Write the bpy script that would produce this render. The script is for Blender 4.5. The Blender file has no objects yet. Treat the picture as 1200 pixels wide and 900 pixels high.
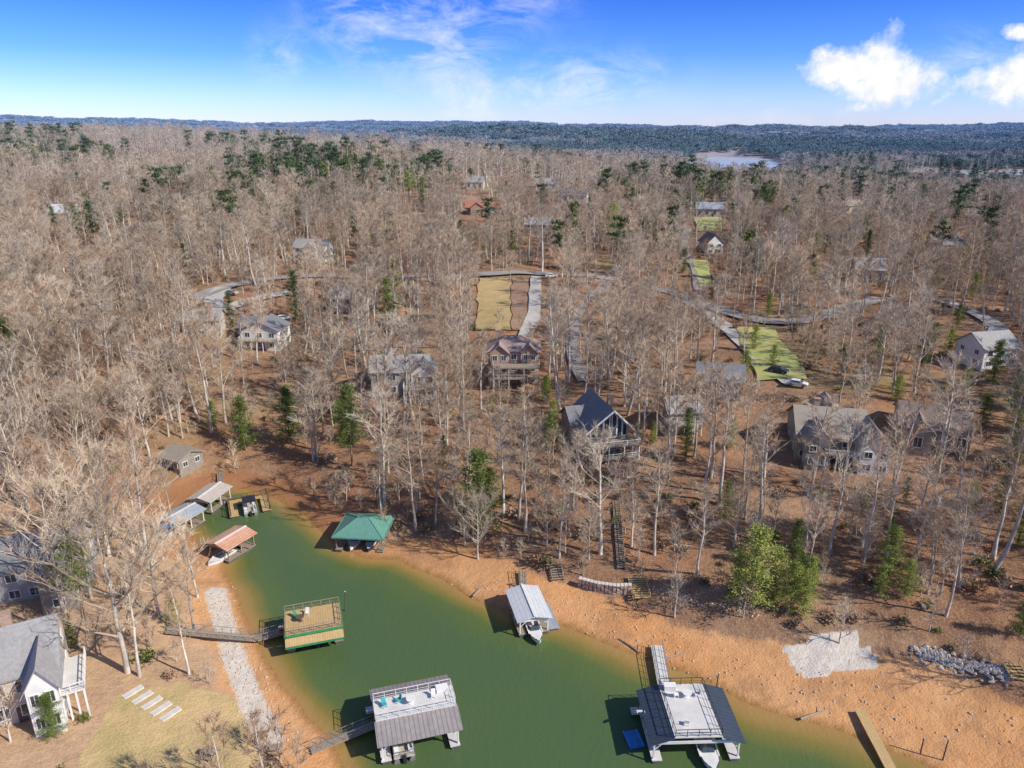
import bpy, math, random, numpy as np
from mathutils import Vector, Matrix
random.seed(7); rng=np.random.default_rng(7)
S=bpy.context.scene; COL=S.collection
F=857.; H=70.; HZ=156.
P=math.atan((450-HZ)/F); sp,cp=math.sin(P),math.cos(P)
R=math.radians
# ---------------------------------------------------------------- projection
def raydir(px,py):
    v=(py-450)/F; u=(px-600)/F
    return np.array([u,cp-v*sp,-sp-v*cp])
def atz(px,py,z=0.):
    d=raydir(px,py); t=(z-H)/d[2]
    return np.array([d[0]*t,d[1]*t,z])
def proj(X,Y,Z):
    q=Z-H; dep=Y*cp-q*sp; dep=np.where(np.abs(dep)<1e-3,1e-3,dep)
    return 600+F*X/dep, 450+F*(-Y*sp-q*cp)/dep, dep
# ---------------------------------------------------------------- noise
def hsh(i,j,s):
    n=(i.astype(np.int64)*374761393+j.astype(np.int64)*668265263+s*974711)&0x7fffffff
    n=(n^(n>>13))*1274126177&0x7fffffff
    return ((n^(n>>16))&0xffff)/65535.
def vn(X,Y,sc,s=0):
    x=np.asarray(X)/sc; y=np.asarray(Y)/sc; i=np.floor(x); j=np.floor(y); fx=x-i; fy=y-j
    fx=fx*fx*(3-2*fx); fy=fy*fy*(3-2*fy)
    a=hsh(i,j,s); b=hsh(i+1,j,s); c=hsh(i,j+1,s); d=hsh(i+1,j+1,s)
    return (a*(1-fx)+b*fx)*(1-fy)+(c*(1-fx)+d*fx)*fy
def fb(X,Y,sc,s=0): return vn(X,Y,sc,s)*.6+vn(X,Y,sc*.45,s+5)*.27+vn(X,Y,sc*.2,s+9)*.13
def ss(a,b,x):
    t=np.clip((x-a)/(b-a),0,1); return t*t*(3-2*t)
# ---------------------------------------------------------------- shoreline
shore_px=[(450,990),(422,930),(402,900),(384,866),(366,842),(345,815),(322,786),(303,757),(284,716),(270,680),(262,655),(246,640),(225,632),(212,615),(214,597),(228,585),(250,576),(290,572),(325,584),(350,600),(372,618),(392,640),(430,655),(465,655),(500,672),(532,688),(560,704),(600,722),(655,732),(700,750),(738,768),(770,776),(812,792),(858,815),(915,838),(975,853),(1025,874),(1075,892),(1130,920),(1240,985)]
SH=[tuple(atz(x,y)[:2]) for x,y in shore_px]
SH=SH+[(95,15),(130,-90),(-25,-90),(-16,15)]
SHA=np.array(SH)
def segd(X,Y,pts):
    best=np.full(np.shape(X),1e18)
    for (ax,ay),(bx,by) in zip(pts,pts[1:]):
        dx=bx-ax; dy=by-ay; t=np.clip(((X-ax)*dx+(Y-ay)*dy)/(dx*dx+dy*dy),0,1)
        best=np.minimum(best,(X-ax-t*dx)**2+(Y-ay-t*dy)**2)
    return np.sqrt(best)
def sd(X,Y):
    X=np.asarray(X,float); Y=np.asarray(Y,float)
    ins=np.zeros(X.shape,bool); n=len(SHA)
    for k in range(n):
        ax,ay=SHA[k]; bx,by=SHA[(k+1)%n]
        if ay!=by:
            c=((ay>Y)!=(by>Y))&(X<(bx-ax)*(Y-ay)/(by-ay)+ax); ins^=c
    d=segd(X,Y,[tuple(q) for q in SHA]+[tuple(SHA[0])])
    return np.where(ins,-d,d)+(vn(X,Y,5,3)-.5)*1.3*(d<30)
def leftness(X,Y): return (1-ss(-38,-22,X))*(1-ss(112,126,Y))
def clayw(X,Y):
    w=8.5+10*ss(15,75,X)-2.5*ss(0,25,-X)+(vn(X,Y,13,71)-.5)*5
    return w*(1-leftness(X,Y))+6.5*leftness(X,Y)
LAKES=[(.285,1780,135,640),(.665,1230,190,260),(-.1,5200,900,300),(.35,4300,700,260),(-.33,3300,260,200)]
def lakemask(X,Y):
    m=np.zeros(np.shape(X))
    for k,cy,rx,ry in LAKES:
        q=np.sqrt(((X-k*Y)/rx)**2+((Y-cy)/ry)**2)+(vn(X,Y,rx*.6,11)-.5)*.35
        m=np.maximum(m,1-ss(.82,1.1,q))
    return m
def hgt(X,Y):
    X=np.asarray(X,float); Y=np.asarray(Y,float)
    s=sd(X,Y); L=leftness(X,Y); w=clayw(X,Y)
    a=np.clip(s,0,w); r=np.maximum(s-w,0)
    z=a*.12+1.1*(1-np.exp(-r/2.))+(15-8*L)*(1-np.exp(-r/60.))
    z=z+(fb(X,Y,55,1)-.5)*7*np.clip(r/45,0,1)+(vn(X,Y,9,2)-.5)*.7*np.clip(r/6,0,1)*(1-ss(150,210,Y))
    z=z+(vn(X,Y,3.,8)-.5)*.22*np.clip(s/5,0,1)*np.clip(3-Y/60,0,1)
    g=lambda cx,cy,sx,sy,A:A*np.exp(-((X-cx)/sx)**2-((Y-cy)/sy)**2)
    z=z+g(-520,820,420,330,31)+g(-40,620,260,180,16)+g(-900,1500,700,500,36)+g(330,430,160,130,-3)+g(900,900,230,110,16)
    z=z+(fb(X,Y,330,4)-.5)*40*ss(300,800,Y)
    ra=X/np.maximum(Y,1)
    val=ss(1000,1300,Y)*(1-ss(2000,2600,Y))*ss(-.35,-.05,ra); z=z*(1-.45*val)
    z=z*(1-.85*np.exp(-((X-.285*Y)/170)**2)*ss(550,950,Y)*(1-ss(2300,2600,Y)))*(1-.8*np.exp(-((X-.665*Y)/170)**2)*ss(500,800,Y)*(1-ss(1500,1700,Y)))
    f=ss(2200,3200,Y)
    z=z+f*(fb(X*.6,Y,800,6)*150-48)*(1-.4*ss(5000,9000,Y))+ss(4500,9000,Y)*(-25+230*fb(X*.8,Y,2100,12)*(1-.3*ss(-3000,4500,X))+24*ss(3000,-6000,X))
    z=np.where(s<0,np.maximum(s*.2,-5.),np.where(Y>140,np.maximum(z,1.),z))
    m=lakemask(X,Y); z=z*(1-m)-3*m
    return z
def at(px,py):
    d=raydir(px,py); ts=np.concatenate([np.linspace(60,600,541),np.linspace(602,6000,1350)])
    h=hgt(d[0]*ts,d[1]*ts); zz=H+d[2]*ts
    k=np.argmax(zz<h)
    if k==0: k=len(ts)-1
    t0,t1=ts[k-1],ts[k]; a=zz[k-1]-h[k-1]; b=zz[k]-h[k]
    t=t0+(t1-t0)*a/(a-b) if a!=b else t0
    return np.array([d[0]*t,d[1]*t,H+d[2]*t]),t
# ---------------------------------------------------------------- materials
def newmat(name):
    m=bpy.data.materials.new(name); m.use_nodes=True; nt=m.node_tree; b=nt.nodes['Principled BSDF']; return m,nt,b
def nd(nt,t,**k):
    n=nt.nodes.new(t)
    for a,v in k.items(): setattr(n,a,v)
    return n
def setin(nt,sock,v):
    if isinstance(v,bpy.types.NodeSocket): nt.links.new(v,sock)
    elif v is not None: sock.default_value=v
def M(nt,op,a,b=None,c=None,clamp=False):
    n=nd(nt,'ShaderNodeMath',operation=op); n.use_clamp=clamp
    setin(nt,n.inputs[0],a); setin(nt,n.inputs[1],b)
    if c is not None: setin(nt,n.inputs[2],c)
    return n.outputs[0]
def c4(c): return (c[0],c[1],c[2],1) if len(c)==3 else c
def mix(nt,f,a,b):
    n=nd(nt,'ShaderNodeMix',data_type='RGBA'); setin(nt,n.inputs[0],f)
    setin(nt,n.inputs[6],c4(a) if isinstance(a,tuple) else a); setin(nt,n.inputs[7],c4(b) if isinstance(b,tuple) else b)
    return n.outputs[2]
def noise(nt,vec,sc,det=3,rough=.6,dist=0):
    n=nd(nt,'ShaderNodeTexNoise'); n.inputs['Scale'].default_value=sc; n.inputs['Detail'].default_value=det
    n.inputs['Roughness'].default_value=rough; n.inputs['Distortion'].default_value=dist
    if vec is not None: nt.links.new(vec,n.inputs['Vector'])
    return n.outputs[0]
def rng_(nt,v,a,b,c=0.,d=1.):
    n=nd(nt,'ShaderNodeMapRange'); setin(nt,n.inputs[0],v)
    for i,x in enumerate((a,b,c,d)): n.inputs[i+1].default_value=x
    return n.outputs[0]
HAZE_PAINT=(.27,.39,.56)
def painted_haze(nt,col):  # aerial haze painted into the base colour, bluer with distance from the origin
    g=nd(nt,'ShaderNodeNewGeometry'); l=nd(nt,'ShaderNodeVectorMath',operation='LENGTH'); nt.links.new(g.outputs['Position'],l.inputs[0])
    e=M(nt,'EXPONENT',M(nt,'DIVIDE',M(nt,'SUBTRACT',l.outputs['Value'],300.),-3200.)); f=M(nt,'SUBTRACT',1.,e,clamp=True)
    return mix(nt,f,col,HAZE_PAINT)
def bump(nt,b,h,st,dist=.1):
    n=nd(nt,'ShaderNodeBump'); n.inputs['Strength'].default_value=st; n.inputs['Distance'].default_value=dist
    nt.links.new(h,n.inputs['Height']); nt.links.new(n.outputs[0],b.inputs['Normal'])
def mat(name,c,c2=None,rough=.7,sc=1.5,metal=0,stripe=None,hz=False):
    m,nt,b=newmat(name); tc=nd(nt,'ShaderNodeTexCoord').outputs['Object']
    c2=c2 or tuple(x*.72 for x in c)
    n=noise(nt,tc,sc,4); col=mix(nt,rng_(nt,n,.35,.65),c,c2)
    n2=noise(nt,tc,.35,3); col=mix(nt,rng_(nt,n2,.5,.72,0,.35),col,tuple(x*.6 for x in c))
    if stripe:
        ax,per,dk=stripe; s=nd(nt,'ShaderNodeSeparateXYZ'); nt.links.new(tc,s.inputs[0])
        fr=M(nt,'FRACT',M(nt,'DIVIDE',s.outputs[ax],per)); ln=M(nt,'LESS_THAN',fr,.16)
        col=mix(nt,ln,col,tuple(x*dk for x in c)); 
    if hz: col=painted_haze(nt,col)
    nt.links.new(col,b.inputs['Base Color']); b.inputs['Roughness'].default_value=rough; b.inputs['Metallic'].default_value=metal
    return m
def objrand_mat(name,cols,rough=.85,nsc=.5,trans=0):
    m,nt,b=newmat(name); oi=nd(nt,'ShaderNodeObjectInfo').outputs['Random']
    r=nd(nt,'ShaderNodeValToRGB'); nt.links.new(oi,r.inputs[0]); e=r.color_ramp.elements
    while len(e)<len(cols): e.new(.5)
    for i,c in enumerate(cols): e[i].position=i/(len(cols)-1.); e[i].color=c4(c)
    g=nd(nt,'ShaderNodeNewGeometry').outputs['Position']
    n=noise(nt,g,nsc,3); k=rng_(nt,n,.3,.7,.6,1.3)
    v=nd(nt,'ShaderNodeVectorMath',operation='SCALE'); nt.links.new(r.outputs[0],v.inputs[0]); nt.links.new(k,v.inputs['Scale'])
    nt.links.new(painted_haze(nt,v.outputs[0]),b.inputs['Base Color']); b.inputs['Roughness'].default_value=rough
    b.inputs['Specular IOR Level'].default_value=.15
    return m
TWIG=objrand_mat('twigs',[(.49,.385,.28),(.60,.50,.38),(.38,.30,.22),(.66,.53,.38),(.52,.45,.36),(.44,.295,.19),(.56,.44,.31)],nsc=.025)
TRUNK=objrand_mat('bark',[(.50,.44,.36),(.64,.58,.5),(.36,.31,.26),(.68,.63,.55),(.44,.37,.3)],nsc=.6)
PBARK=objrand_mat('pine_bark',[(.28,.18,.12),(.34,.24,.17)],nsc=.6)
NEED=objrand_mat('needles',[(.11,.16,.04),(.16,.21,.055),(.12,.165,.045),(.2,.24,.06)],nsc=.7)
NEEDL=objrand_mat('pale_needles',[(.29,.34,.08),(.35,.38,.1)],nsc=.8)
NEEDD=objrand_mat('dark_needles',[(.075,.12,.045),(.095,.14,.05)],nsc=.7)
BRUSH=objrand_mat('brush',[(.32,.19,.11),(.42,.31,.21),(.24,.17,.11),(.2,.24,.07)],nsc=.3)
FARM=objrand_mat('far_canopy',[(.40,.32,.24),(.47,.38,.29),(.33,.27,.21)],nsc=.02)
FARP=objrand_mat('far_pine_canopy',[(.06,.11,.055),(.075,.125,.055),(.1,.15,.065)],nsc=.02)
M_={}
M_['white']=mat('white_paint',(.8,.79,.76),(.7,.69,.66)); M_['cream']=mat('cream_siding',(.64,.58,.48),stripe=(2,.25,.85))
M_['grey']=mat('grey_siding',(.42,.42,.41),stripe=(2,.25,.85)); M_['brick']=mat('tan_brick',(.46,.33,.24),(.36,.24,.17),sc=3)
M_['taupe']=mat('taupe_siding',(.34,.3,.25),stripe=(2,.25,.85)); M_['olive']=mat('olive_siding',(.36,.35,.27))
M_['slate']=mat('slate_shingle',(.17,.175,.19),(.23,.23,.24),sc=2.5); M_['greyroof']=mat('weathered_shingle',(.38,.37,.36),(.29,.28,.28),sc=2)
M_['brownroof']=mat('brown_shingle',(.25,.19,.165),(.19,.15,.13),sc=2.5); M_['redroof']=mat('rust_shingle',(.44,.19,.12),(.32,.14,.1),sc=2.5)
M_['pinkroof']=mat('rosy_brown_shingle',(.38,.28,.25),(.3,.21,.19),sc=2.5); M_['tanroof']=mat('weathered_tan_shingle',(.36,.31,.25),(.29,.255,.215),sc=2.5)
M_['black']=mat('dark_metal',(.03,.035,.045),rough=.45); M_['glass']=mat('window_glass',(.04,.055,.07),(.07,.09,.11),rough=.08)
M_['wood']=mat('weathered_wood',(.38,.31,.23),(.28,.22,.16),sc=3,stripe=(0,.3,.6)); M_['newwood']=mat('yellow_deck_boards',(.6,.42,.19),(.5,.34,.16),sc=2,stripe=(0,.35,.6))
M_['darkwood']=mat('dark_wood',(.15,.105,.08),(.1,.08,.06),stripe=(0,.3,.6)); M_['greenroof']=mat('green_metal_roof',(.15,.34,.27),(.12,.29,.23),rough=.45,stripe=(0,.55,.75))
M_['whiteroof']=mat('white_metal_roof',(.68,.7,.72),(.6,.62,.64),rough=.4,stripe=(0,.6,.75)); M_['greymetal']=mat('ribbed_grey_roof',(.36,.32,.3),(.28,.25,.24),rough=.45,stripe=(0,.55,.5))
M_['orangeroof']=mat('orange_metal_roof',(.62,.29,.16),(.66,.46,.35),rough=.5,sc=.6,stripe=(0,.6,.75)); M_['bluegrey']=mat('blue_grey_metal_roof',(.4,.44,.49),(.33,.37,.42),rough=.45,stripe=(0,.6,.75))
M_['tanmetal']=mat('pale_tan_roof',(.56,.5,.44),(.48,.42,.37),rough=.5,stripe=(0,.6,.75)); M_['navy']=mat('dark_slate_metal_roof',(.06,.08,.115),(.05,.065,.09),rough=.4,stripe=(1,.6,.6))
M_['deckwhite']=mat('pale_composite_deck',(.72,.7,.67),(.62,.6,.57),sc=.7,stripe=(0,.3,.8)); M_['green']=mat('green_paint',(.05,.3,.12)); M_['float']=mat('float_drum',(.12,.12,.12))
M_['gel']=mat('boat_gelcoat',(.82,.82,.82),(.75,.75,.76),rough=.25); M_['navygel']=mat('dark_blue_gelcoat',(.03,.05,.12),rough=.25); M_['vinyl']=mat('beige_vinyl',(.55,.5,.42))
M_['blue']=mat('blue_plastic',(.04,.26,.66),rough=.4); M_['teal']=mat('teal_cloth',(.04,.4,.42)); M_['metal']=mat('galvanised_metal',(.5,.51,.52),rough=.35,metal=.6)
M_['rubber']=mat('black_rubber',(.02,.02,.02)); M_['carwhite']=mat('white_car_paint',(.8,.8,.8),(.78,.78,.78),rough=.2); M_['cardark']=mat('dark_car_paint',(.04,.045,.06),rough=.2); M_['carred']=mat('silver_car_paint',(.45,.46,.48),rough=.25)
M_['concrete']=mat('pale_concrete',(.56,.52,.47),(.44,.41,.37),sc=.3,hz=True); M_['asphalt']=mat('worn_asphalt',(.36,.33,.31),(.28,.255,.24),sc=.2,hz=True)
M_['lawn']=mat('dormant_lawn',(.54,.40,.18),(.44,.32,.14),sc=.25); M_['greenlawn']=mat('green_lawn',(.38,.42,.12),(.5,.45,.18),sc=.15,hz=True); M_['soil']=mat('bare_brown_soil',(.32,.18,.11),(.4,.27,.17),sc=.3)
M_['rock']=mat('grey_rock',(.5,.45,.4),(.36,.32,.28),sc=2); M_['cobble']=mat('buff_rock',(.62,.48,.35),(.44,.33,.24),sc=2); M_['slab']=mat('pale_slab',(.72,.68,.62),(.62,.58,.52))
# ---------------------------------------------------------------- mesh builder
class MB:
    def __init__(s): s.v=[]; s.f=[]
    def add(s,vs,fs):
        o=len(s.v); s.v+=[tuple(p) for p in vs]; s.f+=[tuple(i+o for i in f) for f in fs]
    def box(s,cx,cy,cz,sx,sy,sz,rz=0):
        c,d=math.cos(rz),math.sin(rz); vs=[]
        for z in(-.5,.5):
            for x,y in((-.5,-.5),(.5,-.5),(.5,.5),(-.5,.5)):
                a,b=x*sx,y*sy; vs.append((cx+a*c-b*d,cy+a*d+b*c,cz+z*sz))
        s.add(vs,[(0,3,2,1),(4,5,6,7),(0,1,5,4),(1,2,6,5),(2,3,7,6),(3,0,4,7)]); return s
    def beam(s,a,b,w=.1,h=None):
        a=Vector(a);b=Vector(b);d=(b-a).normalized(); h=h or w
        u=d.cross(Vector((0,0,1))); u=Vector((1,0,0)) if u.length<1e-3 else u.normalized(); n=u.cross(d)
        vs=[p+u*i*w/2+n*j*h/2 for p in(a,b) for i,j in((-1,-1),(1,-1),(1,1),(-1,1))]
        s.add(vs,[(0,3,2,1),(4,5,6,7),(0,1,5,4),(1,2,6,5),(2,3,7,6),(3,0,4,7)]); return s
    def slab(s,pts,t):
        n=len(pts); s.add(list(pts)+[(p[0],p[1],p[2]-t) for p in pts],[tuple(range(n)),tuple(range(2*n-1,n-1,-1))]+[(i,n+i,n+(i+1)%n,(i+1)%n) for i in range(n)]); return s
    def tube(s,pts,rs,n=6,cap=True):
        o=[]; pts=[Vector(p) for p in pts]
        for k,p in enumerate(pts):
            d=(pts[min(k+1,len(pts)-1)]-pts[max(k-1,0)]).normalized()
            u=d.cross(Vector((.3,.9,.1))).normalized(); w=d.cross(u)
            for i in range(n): a=2*math.pi*i/n; o.append(p+(u*math.cos(a)+w*math.sin(a))*rs[k])
        fs=[(k*n+i,k*n+(i+1)%n,(k+1)*n+(i+1)%n,(k+1)*n+i) for k in range(len(pts)-1) for i in range(n)]
        if cap: fs+= [tuple(range(n-1,-1,-1)),tuple(range((len(pts)-1)*n,len(pts)*n))]
        s.add(o,fs); return s
    def rail(s,pts,h=1.0,w=.07,step=1.3):
        for a,b in zip(pts,pts[1:]):
            a=Vector(a);b=Vector(b);L=(b-a).length;n=max(1,round(L/step)); up=Vector((0,0,h))
            s.beam(a+up,b+up,w); s.beam(a+up*.5,b+up*.5,w*.5); s.beam(a+up*.2,b+up*.2,w*.5)
            for i in range(n+1): p=a+(b-a)*i/n; s.beam(p,p+up,w)
        return s
    def mesh(s,name,m,smooth=False):
        me=bpy.data.meshes.new(name); me.from_pydata(s.v,[],s.f); me.materials.append(m)
        if smooth: me.polygons.foreach_set('use_smooth',[True]*len(me.polygons))
        me.update(); return me
    def build(s,name,m,parent=None,smooth=False):
        o=bpy.data.objects.new(name,s.mesh(name,m,smooth)); COL.objects.link(o)
        if parent: o.parent=parent
        return o
def tag(o,label=None,cat=None,group=None,kind=None):
    if label:o['label']=label
    if cat:o['category']=cat
    if group:o['group']=group
    if kind:o['kind']=kind
    return o
def thing(name,label,cat,loc,rz=0,group=None):
    o=bpy.data.objects.new(name,None); COL.objects.link(o); o.location=loc; o.rotation_euler=(0,0,rz); o.empty_display_size=.5
    return tag(o,label,cat,group)
LAND=[]; CLEAR=[]; FOOT=[]; EXPOLY=[]
# ---------------------------------------------------------------- terrain
def inpoly(px,py,q):
    ins=np.zeros(np.shape(px),bool); n=len(q)
    for i in range(n):
        ax,ay=q[i]; bx,by=q[(i+1)%n]
        if ay!=by: ins^=((ay>py)!=(by>py))&(px<(bx-ax)*(py-ay)/(by-ay)+ax)
    return ins
def grid_mesh(name,XX,YY,ZZ,m,attrs={}):
    nr,nc=XX.shape; me=bpy.data.meshes.new(name)
    co=np.stack([XX,YY,ZZ],-1).reshape(-1,3)
    i=np.arange(nr*nc).reshape(nr,nc); q=np.stack([i[:-1,:-1],i[:-1,1:],i[1:,1:],i[1:,:-1]],-1).reshape(-1,4)
    me.vertices.add(len(co)); me.vertices.foreach_set('co',co.ravel().astype(np.float32))
    me.loops.add(q.size); me.loops.foreach_set('vertex_index',q.ravel().astype(np.int32))
    me.polygons.add(len(q)); me.polygons.foreach_set('loop_start',np.arange(0,q.size,4,dtype=np.int32))
    try: me.polygons.foreach_set('loop_total',np.full(len(q),4,dtype=np.int32))
    except Exception: pass
    me.polygons.foreach_set('use_smooth',np.ones(len(q),dtype=bool))
    me.update(calc_edges=True)
    for k,v in attrs.items():
        a=me.attributes.new(k,'FLOAT','POINT'); a.data.foreach_set('value',v.ravel().astype(np.float32))
    me.materials.append(m); o=bpy.data.objects.new(name,me); COL.objects.link(o); return o
def ground_mat():
    m,nt,b=newmat('forest_floor_and_clay'); g=nd(nt,'ShaderNodeNewGeometry').outputs['Position']
    A=lambda n:(lambda q:q.outputs['Fac'])(nd(nt,'ShaderNodeAttribute',attribute_name=n))
    n1=noise(nt,g,.035,4); n2=noise(nt,g,.6,6,.7); n3=noise(nt,g,3.5,4,.7); n6=noise(nt,g,.11,5,.65)
    leaf=mix(nt,rng_(nt,n1,.38,.62),(.40,.195,.10),(.42,.28,.175))
    leaf=mix(nt,rng_(nt,n6,.42,.6,0,.7),leaf,(.22,.115,.07))
    leaf=mix(nt,rng_(nt,n2,.42,.68,0,.8),leaf,(.19,.10,.062)); leaf=mix(nt,rng_(nt,n3,.48,.75,0,.75),leaf,(.56,.38,.24))
    n4=noise(nt,g,.018,3); leaf=mix(nt,rng_(nt,n4,.56,.7,0,.45),leaf,(.21,.21,.08))
    tan=mix(nt,rng_(nt,n2,.35,.65),(.58,.38,.22),(.42,.26,.16)); tan=mix(nt,rng_(nt,n3,.4,.7,0,.5),tan,(.64,.48,.32))
    col=mix(nt,A('tan'),leaf,tan)
    cl=mix(nt,rng_(nt,n2,.3,.7),(.73,.375,.16),(.60,.285,.115)); cl=mix(nt,rng_(nt,n1,.4,.6,0,.45),cl,(.74,.46,.25)); cl=mix(nt,rng_(nt,n3,.55,.78,0,.5),cl,(.44,.24,.12))
    n5=noise(nt,g,.16,4,.6); cl=mix(nt,rng_(nt,n5,.52,.66,0,.7),cl,(.47,.25,.125))
    mk=M(nt,'ADD',A('clay'),M(nt,'ADD',M(nt,'MULTIPLY',M(nt,'SUBTRACT',n2,.5),1.3),M(nt,'MULTIPLY',M(nt,'SUBTRACT',n6,.5),1.6))); mk=rng_(nt,mk,.38,.62)
    cl=mix(nt,A('dull'),cl,(.32,.155,.08))
    col=mix(nt,mk,col,cl)
    col=mix(nt,A('wet'),col,(.36,.19,.07))
    edge=lambda a:rng_(nt,M(nt,'ADD',A(a),M(nt,'MULTIPLY',M(nt,'SUBTRACT',n2,.5),1.1)),.38,.62)
    gr=mix(nt,rng_(nt,n5,.4,.62),(.62,.44,.22),(.46,.36,.16)); gr=mix(nt,rng_(nt,n3,.4,.7,0,.4),gr,(.72,.55,.31)); col=mix(nt,edge('grass'),col,gr)
    pd=mix(nt,rng_(nt,n2,.3,.7),(.76,.7,.62),(.58,.5,.42)); col=mix(nt,edge('pad'),col,pd)
    col=painted_haze(nt,col); nt.links.new(col,b.inputs['Base Color']); b.inputs['Roughness'].default_value=.95; b.inputs['Specular IOR Level'].default_value=.1
    bump(nt,b,M(nt,'ADD',n2,M(nt,'MULTIPLY',n3,.4)),.7,.5); return m
nr,nc=620,470
yy=np.exp(np.linspace(math.log(22+30),math.log(26000),nr))-30; yy[0]=-60
uu=np.linspace(-1.25,1.25,nc)
YY=np.repeat(yy[:,None],nc,1); XX=uu[None,:]*(np.maximum(YY,0)*.85+70)
ZZ=hgt(XX,YY); SS=sd(XX,YY); W_=clayw(XX,YY); LL=leftness(XX,YY)
clay=1-ss(-2.5,2.5,SS-W_); clay=np.where(SS<-6,1,clay)
dull=ss(98,126,YY)*.85
qx,qy,_=proj(XX,YY,ZZ)
near=(YY>40)&(YY<160)
pad=inpoly(qx,qy,[(918,758),(945,750),(985,737),(1000,739),(1012,755),(1030,770),(1026,782),(985,788),(945,794),(925,777)])*near*1.
pathw=[tuple(at(*q)[0][:2]) for q in [(252,694),(262,730),(276,775),(296,825),(318,868)]]
pad=np.maximum(pad,(1-ss(1.0,2.6,segd(XX,YY,pathw)))*.75)
GP=[(140,815),(205,800),(272,815),(300,862),(312,930),(60,960),(110,860)]
grass=inpoly(qx,qy,GP)*near*1.
grid_mesh('terrain',XX,YY,ZZ,ground_mat(),{'clay':clay,'tan':ss(.1,.8,LL),'wet':1-ss(.1,1.4,SS),'dull':dull,'pad':pad,'grass':grass})
tag(bpy.data.objects['terrain'],'hilly ground of leaf litter and bare orange clay','terrain',kind='structure')
EXPOLY.append(GP)
def water_mat():
    m,nt,b=newmat('murky_green_water'); g=nd(nt,'ShaderNodeNewGeometry').outputs['Position']
    a=nd(nt,'ShaderNodeAttribute',attribute_name='shallow').outputs['Fac']; n=noise(nt,g,.05,3)
    a2=M(nt,'ADD',a,M(nt,'MULTIPLY',M(nt,'SUBTRACT',n,.5),.3))
    r=nd(nt,'ShaderNodeValToRGB'); nt.links.new(a2,r.inputs[0]); e=r.color_ramp.elements; e.new(.55); e.new(.8)
    for i,(p,c) in enumerate([(0,(.08,.132,.053)),(.5,(.108,.15,.048)),(.8,(.225,.185,.05)),(1,(.38,.23,.08))]): e[i].position=p; e[i].color=c4(c)
    nt.links.new(r.outputs[0],b.inputs['Base Color']); b.inputs['Roughness'].default_value=.12; b.inputs['IOR'].default_value=1.33
    mp=nd(nt,'ShaderNodeMapping'); mp.inputs['Scale'].default_value=(1,.55,1); nt.links.new(g,mp.inputs[0])
    w=M(nt,'ADD',noise(nt,mp.outputs[0],1.6,4,.6),M(nt,'MULTIPLY',noise(nt,mp.outputs[0],.25,2),1.2)); bump(nt,b,w,.4,.14); return m
xs=np.arange(-75,150,1.); ys=np.arange(-75,150,1.); wx,wy=np.meshgrid(xs,ys); ws=sd(wx,wy)
rt=ss(-5,30,wx)
o=grid_mesh('water',wx,wy,np.zeros(wx.shape),water_mat(),{'shallow':(1-ss(0,5+4*rt,-ws))*.55+(1-ss(2,10+10*rt,-ws))*.45}); tag(o,'green water of the narrow lake cove','water',kind='structure')
lk=MB(); lk.add([(-6000,900,-.3),(6000,900,-.3),(6000,7000,-.3),(-6000,7000,-.3)],[(0,1,2,3)])
mm,nt,b=newmat('distant_water'); b.inputs['Base Color'].default_value=(.56,.63,.7,1); b.inputs['Roughness'].default_value=.25
o=lk.build('distant_lake',mm); tag(o,'pale arm of the lake far behind the woods','lake',kind='structure')
# ---------------------------------------------------------------- draped sheets
def drape(name,label,quad,m,off=.12,n=(14,14),ex=True):
    q=[at(*p)[0] for p in quad]; a,b,c,d=q
    s=np.linspace(0,1,n[0])[None,:]; t=np.linspace(0,1,n[1])[:,None]
    X=(a[0]*(1-s)+b[0]*s)*(1-t)+(d[0]*(1-s)+c[0]*s)*t; Y=(a[1]*(1-s)+b[1]*s)*(1-t)+(d[1]*(1-s)+c[1]*s)*t
    jit=(vn(X,Y,4,31)-.5)*2.; edge=((s<.01)|(s>.99)|(t<.01)|(t>.99)); X=X+jit*edge*.8
    o=grid_mesh(name,X,Y,hgt(X,Y)+off,m); tag(o,label,name.replace('_',' '),kind='structure')
    if ex: EXPOLY.append(quad)
    return o
def road(name,label,pts,w,m,off=.3,clr=.45):
    P3=[at(*p)[0][:2] for p in pts]; out=[]
    n=len(P3)
    for i in range(n-1):
        p0=P3[max(i-1,0)];p1=P3[i];p2=P3[i+1];p3=P3[min(i+2,n-1)]
        k=max(4,int(np.linalg.norm(p2-p1)/3))
        for j in range(k):
            t=j/k; out.append(.5*((2*p1)+(p2-p0)*t+(2*p0-5*p1+4*p2-p3)*t*t+(3*p1-p0-3*p2+p3)*t**3))
    out.append(P3[-1]); out=np.array(out); d=np.gradient(out,axis=0); d/=np.linalg.norm(d,axis=1)[:,None]+1e-9; nn=np.stack([-d[:,1],d[:,0]],1)
    ww=1+.16*(vn(out[:,0],out[:,1],7,77)-.5)*2
    s=np.linspace(-w/2,w/2,5)*ww[:,None]; X=out[:,0][:,None]+nn[:,0][:,None]*s; Y=out[:,1][:,None]+nn[:,1][:,None]*s
    Z=hgt(X,Y); Z=np.maximum(Z,Z.mean(1)[:,None])+off
    o=grid_mesh(name,X,Y,Z,m); tag(o,label,name.replace('_',' '),kind='structure')
    for x,y in out[::2]: FOOT.append((x,y,w/2+1.1))
    cl=clr if isinstance(clr,(list,tuple)) else [clr]*(len(pts)-1)
    for a,b,c in zip(pts,pts[1:],cl):
        x0,x1=sorted((a[0],b[0])); y0,y1=sorted((a[1],b[1])); CLEAR.append((x0,x1,y0,y1+2,c))
drape('lawn','golden dormant lawn behind the brick house',[(561,327),(598,327),(598,388),(558,388)],M_['lawn'],.35)
drape('garden_soil','bare brown soil strip beside the concrete driveway',[(599,327),(620,327),(619,388),(599,388)],M_['soil'],.35)
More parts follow.
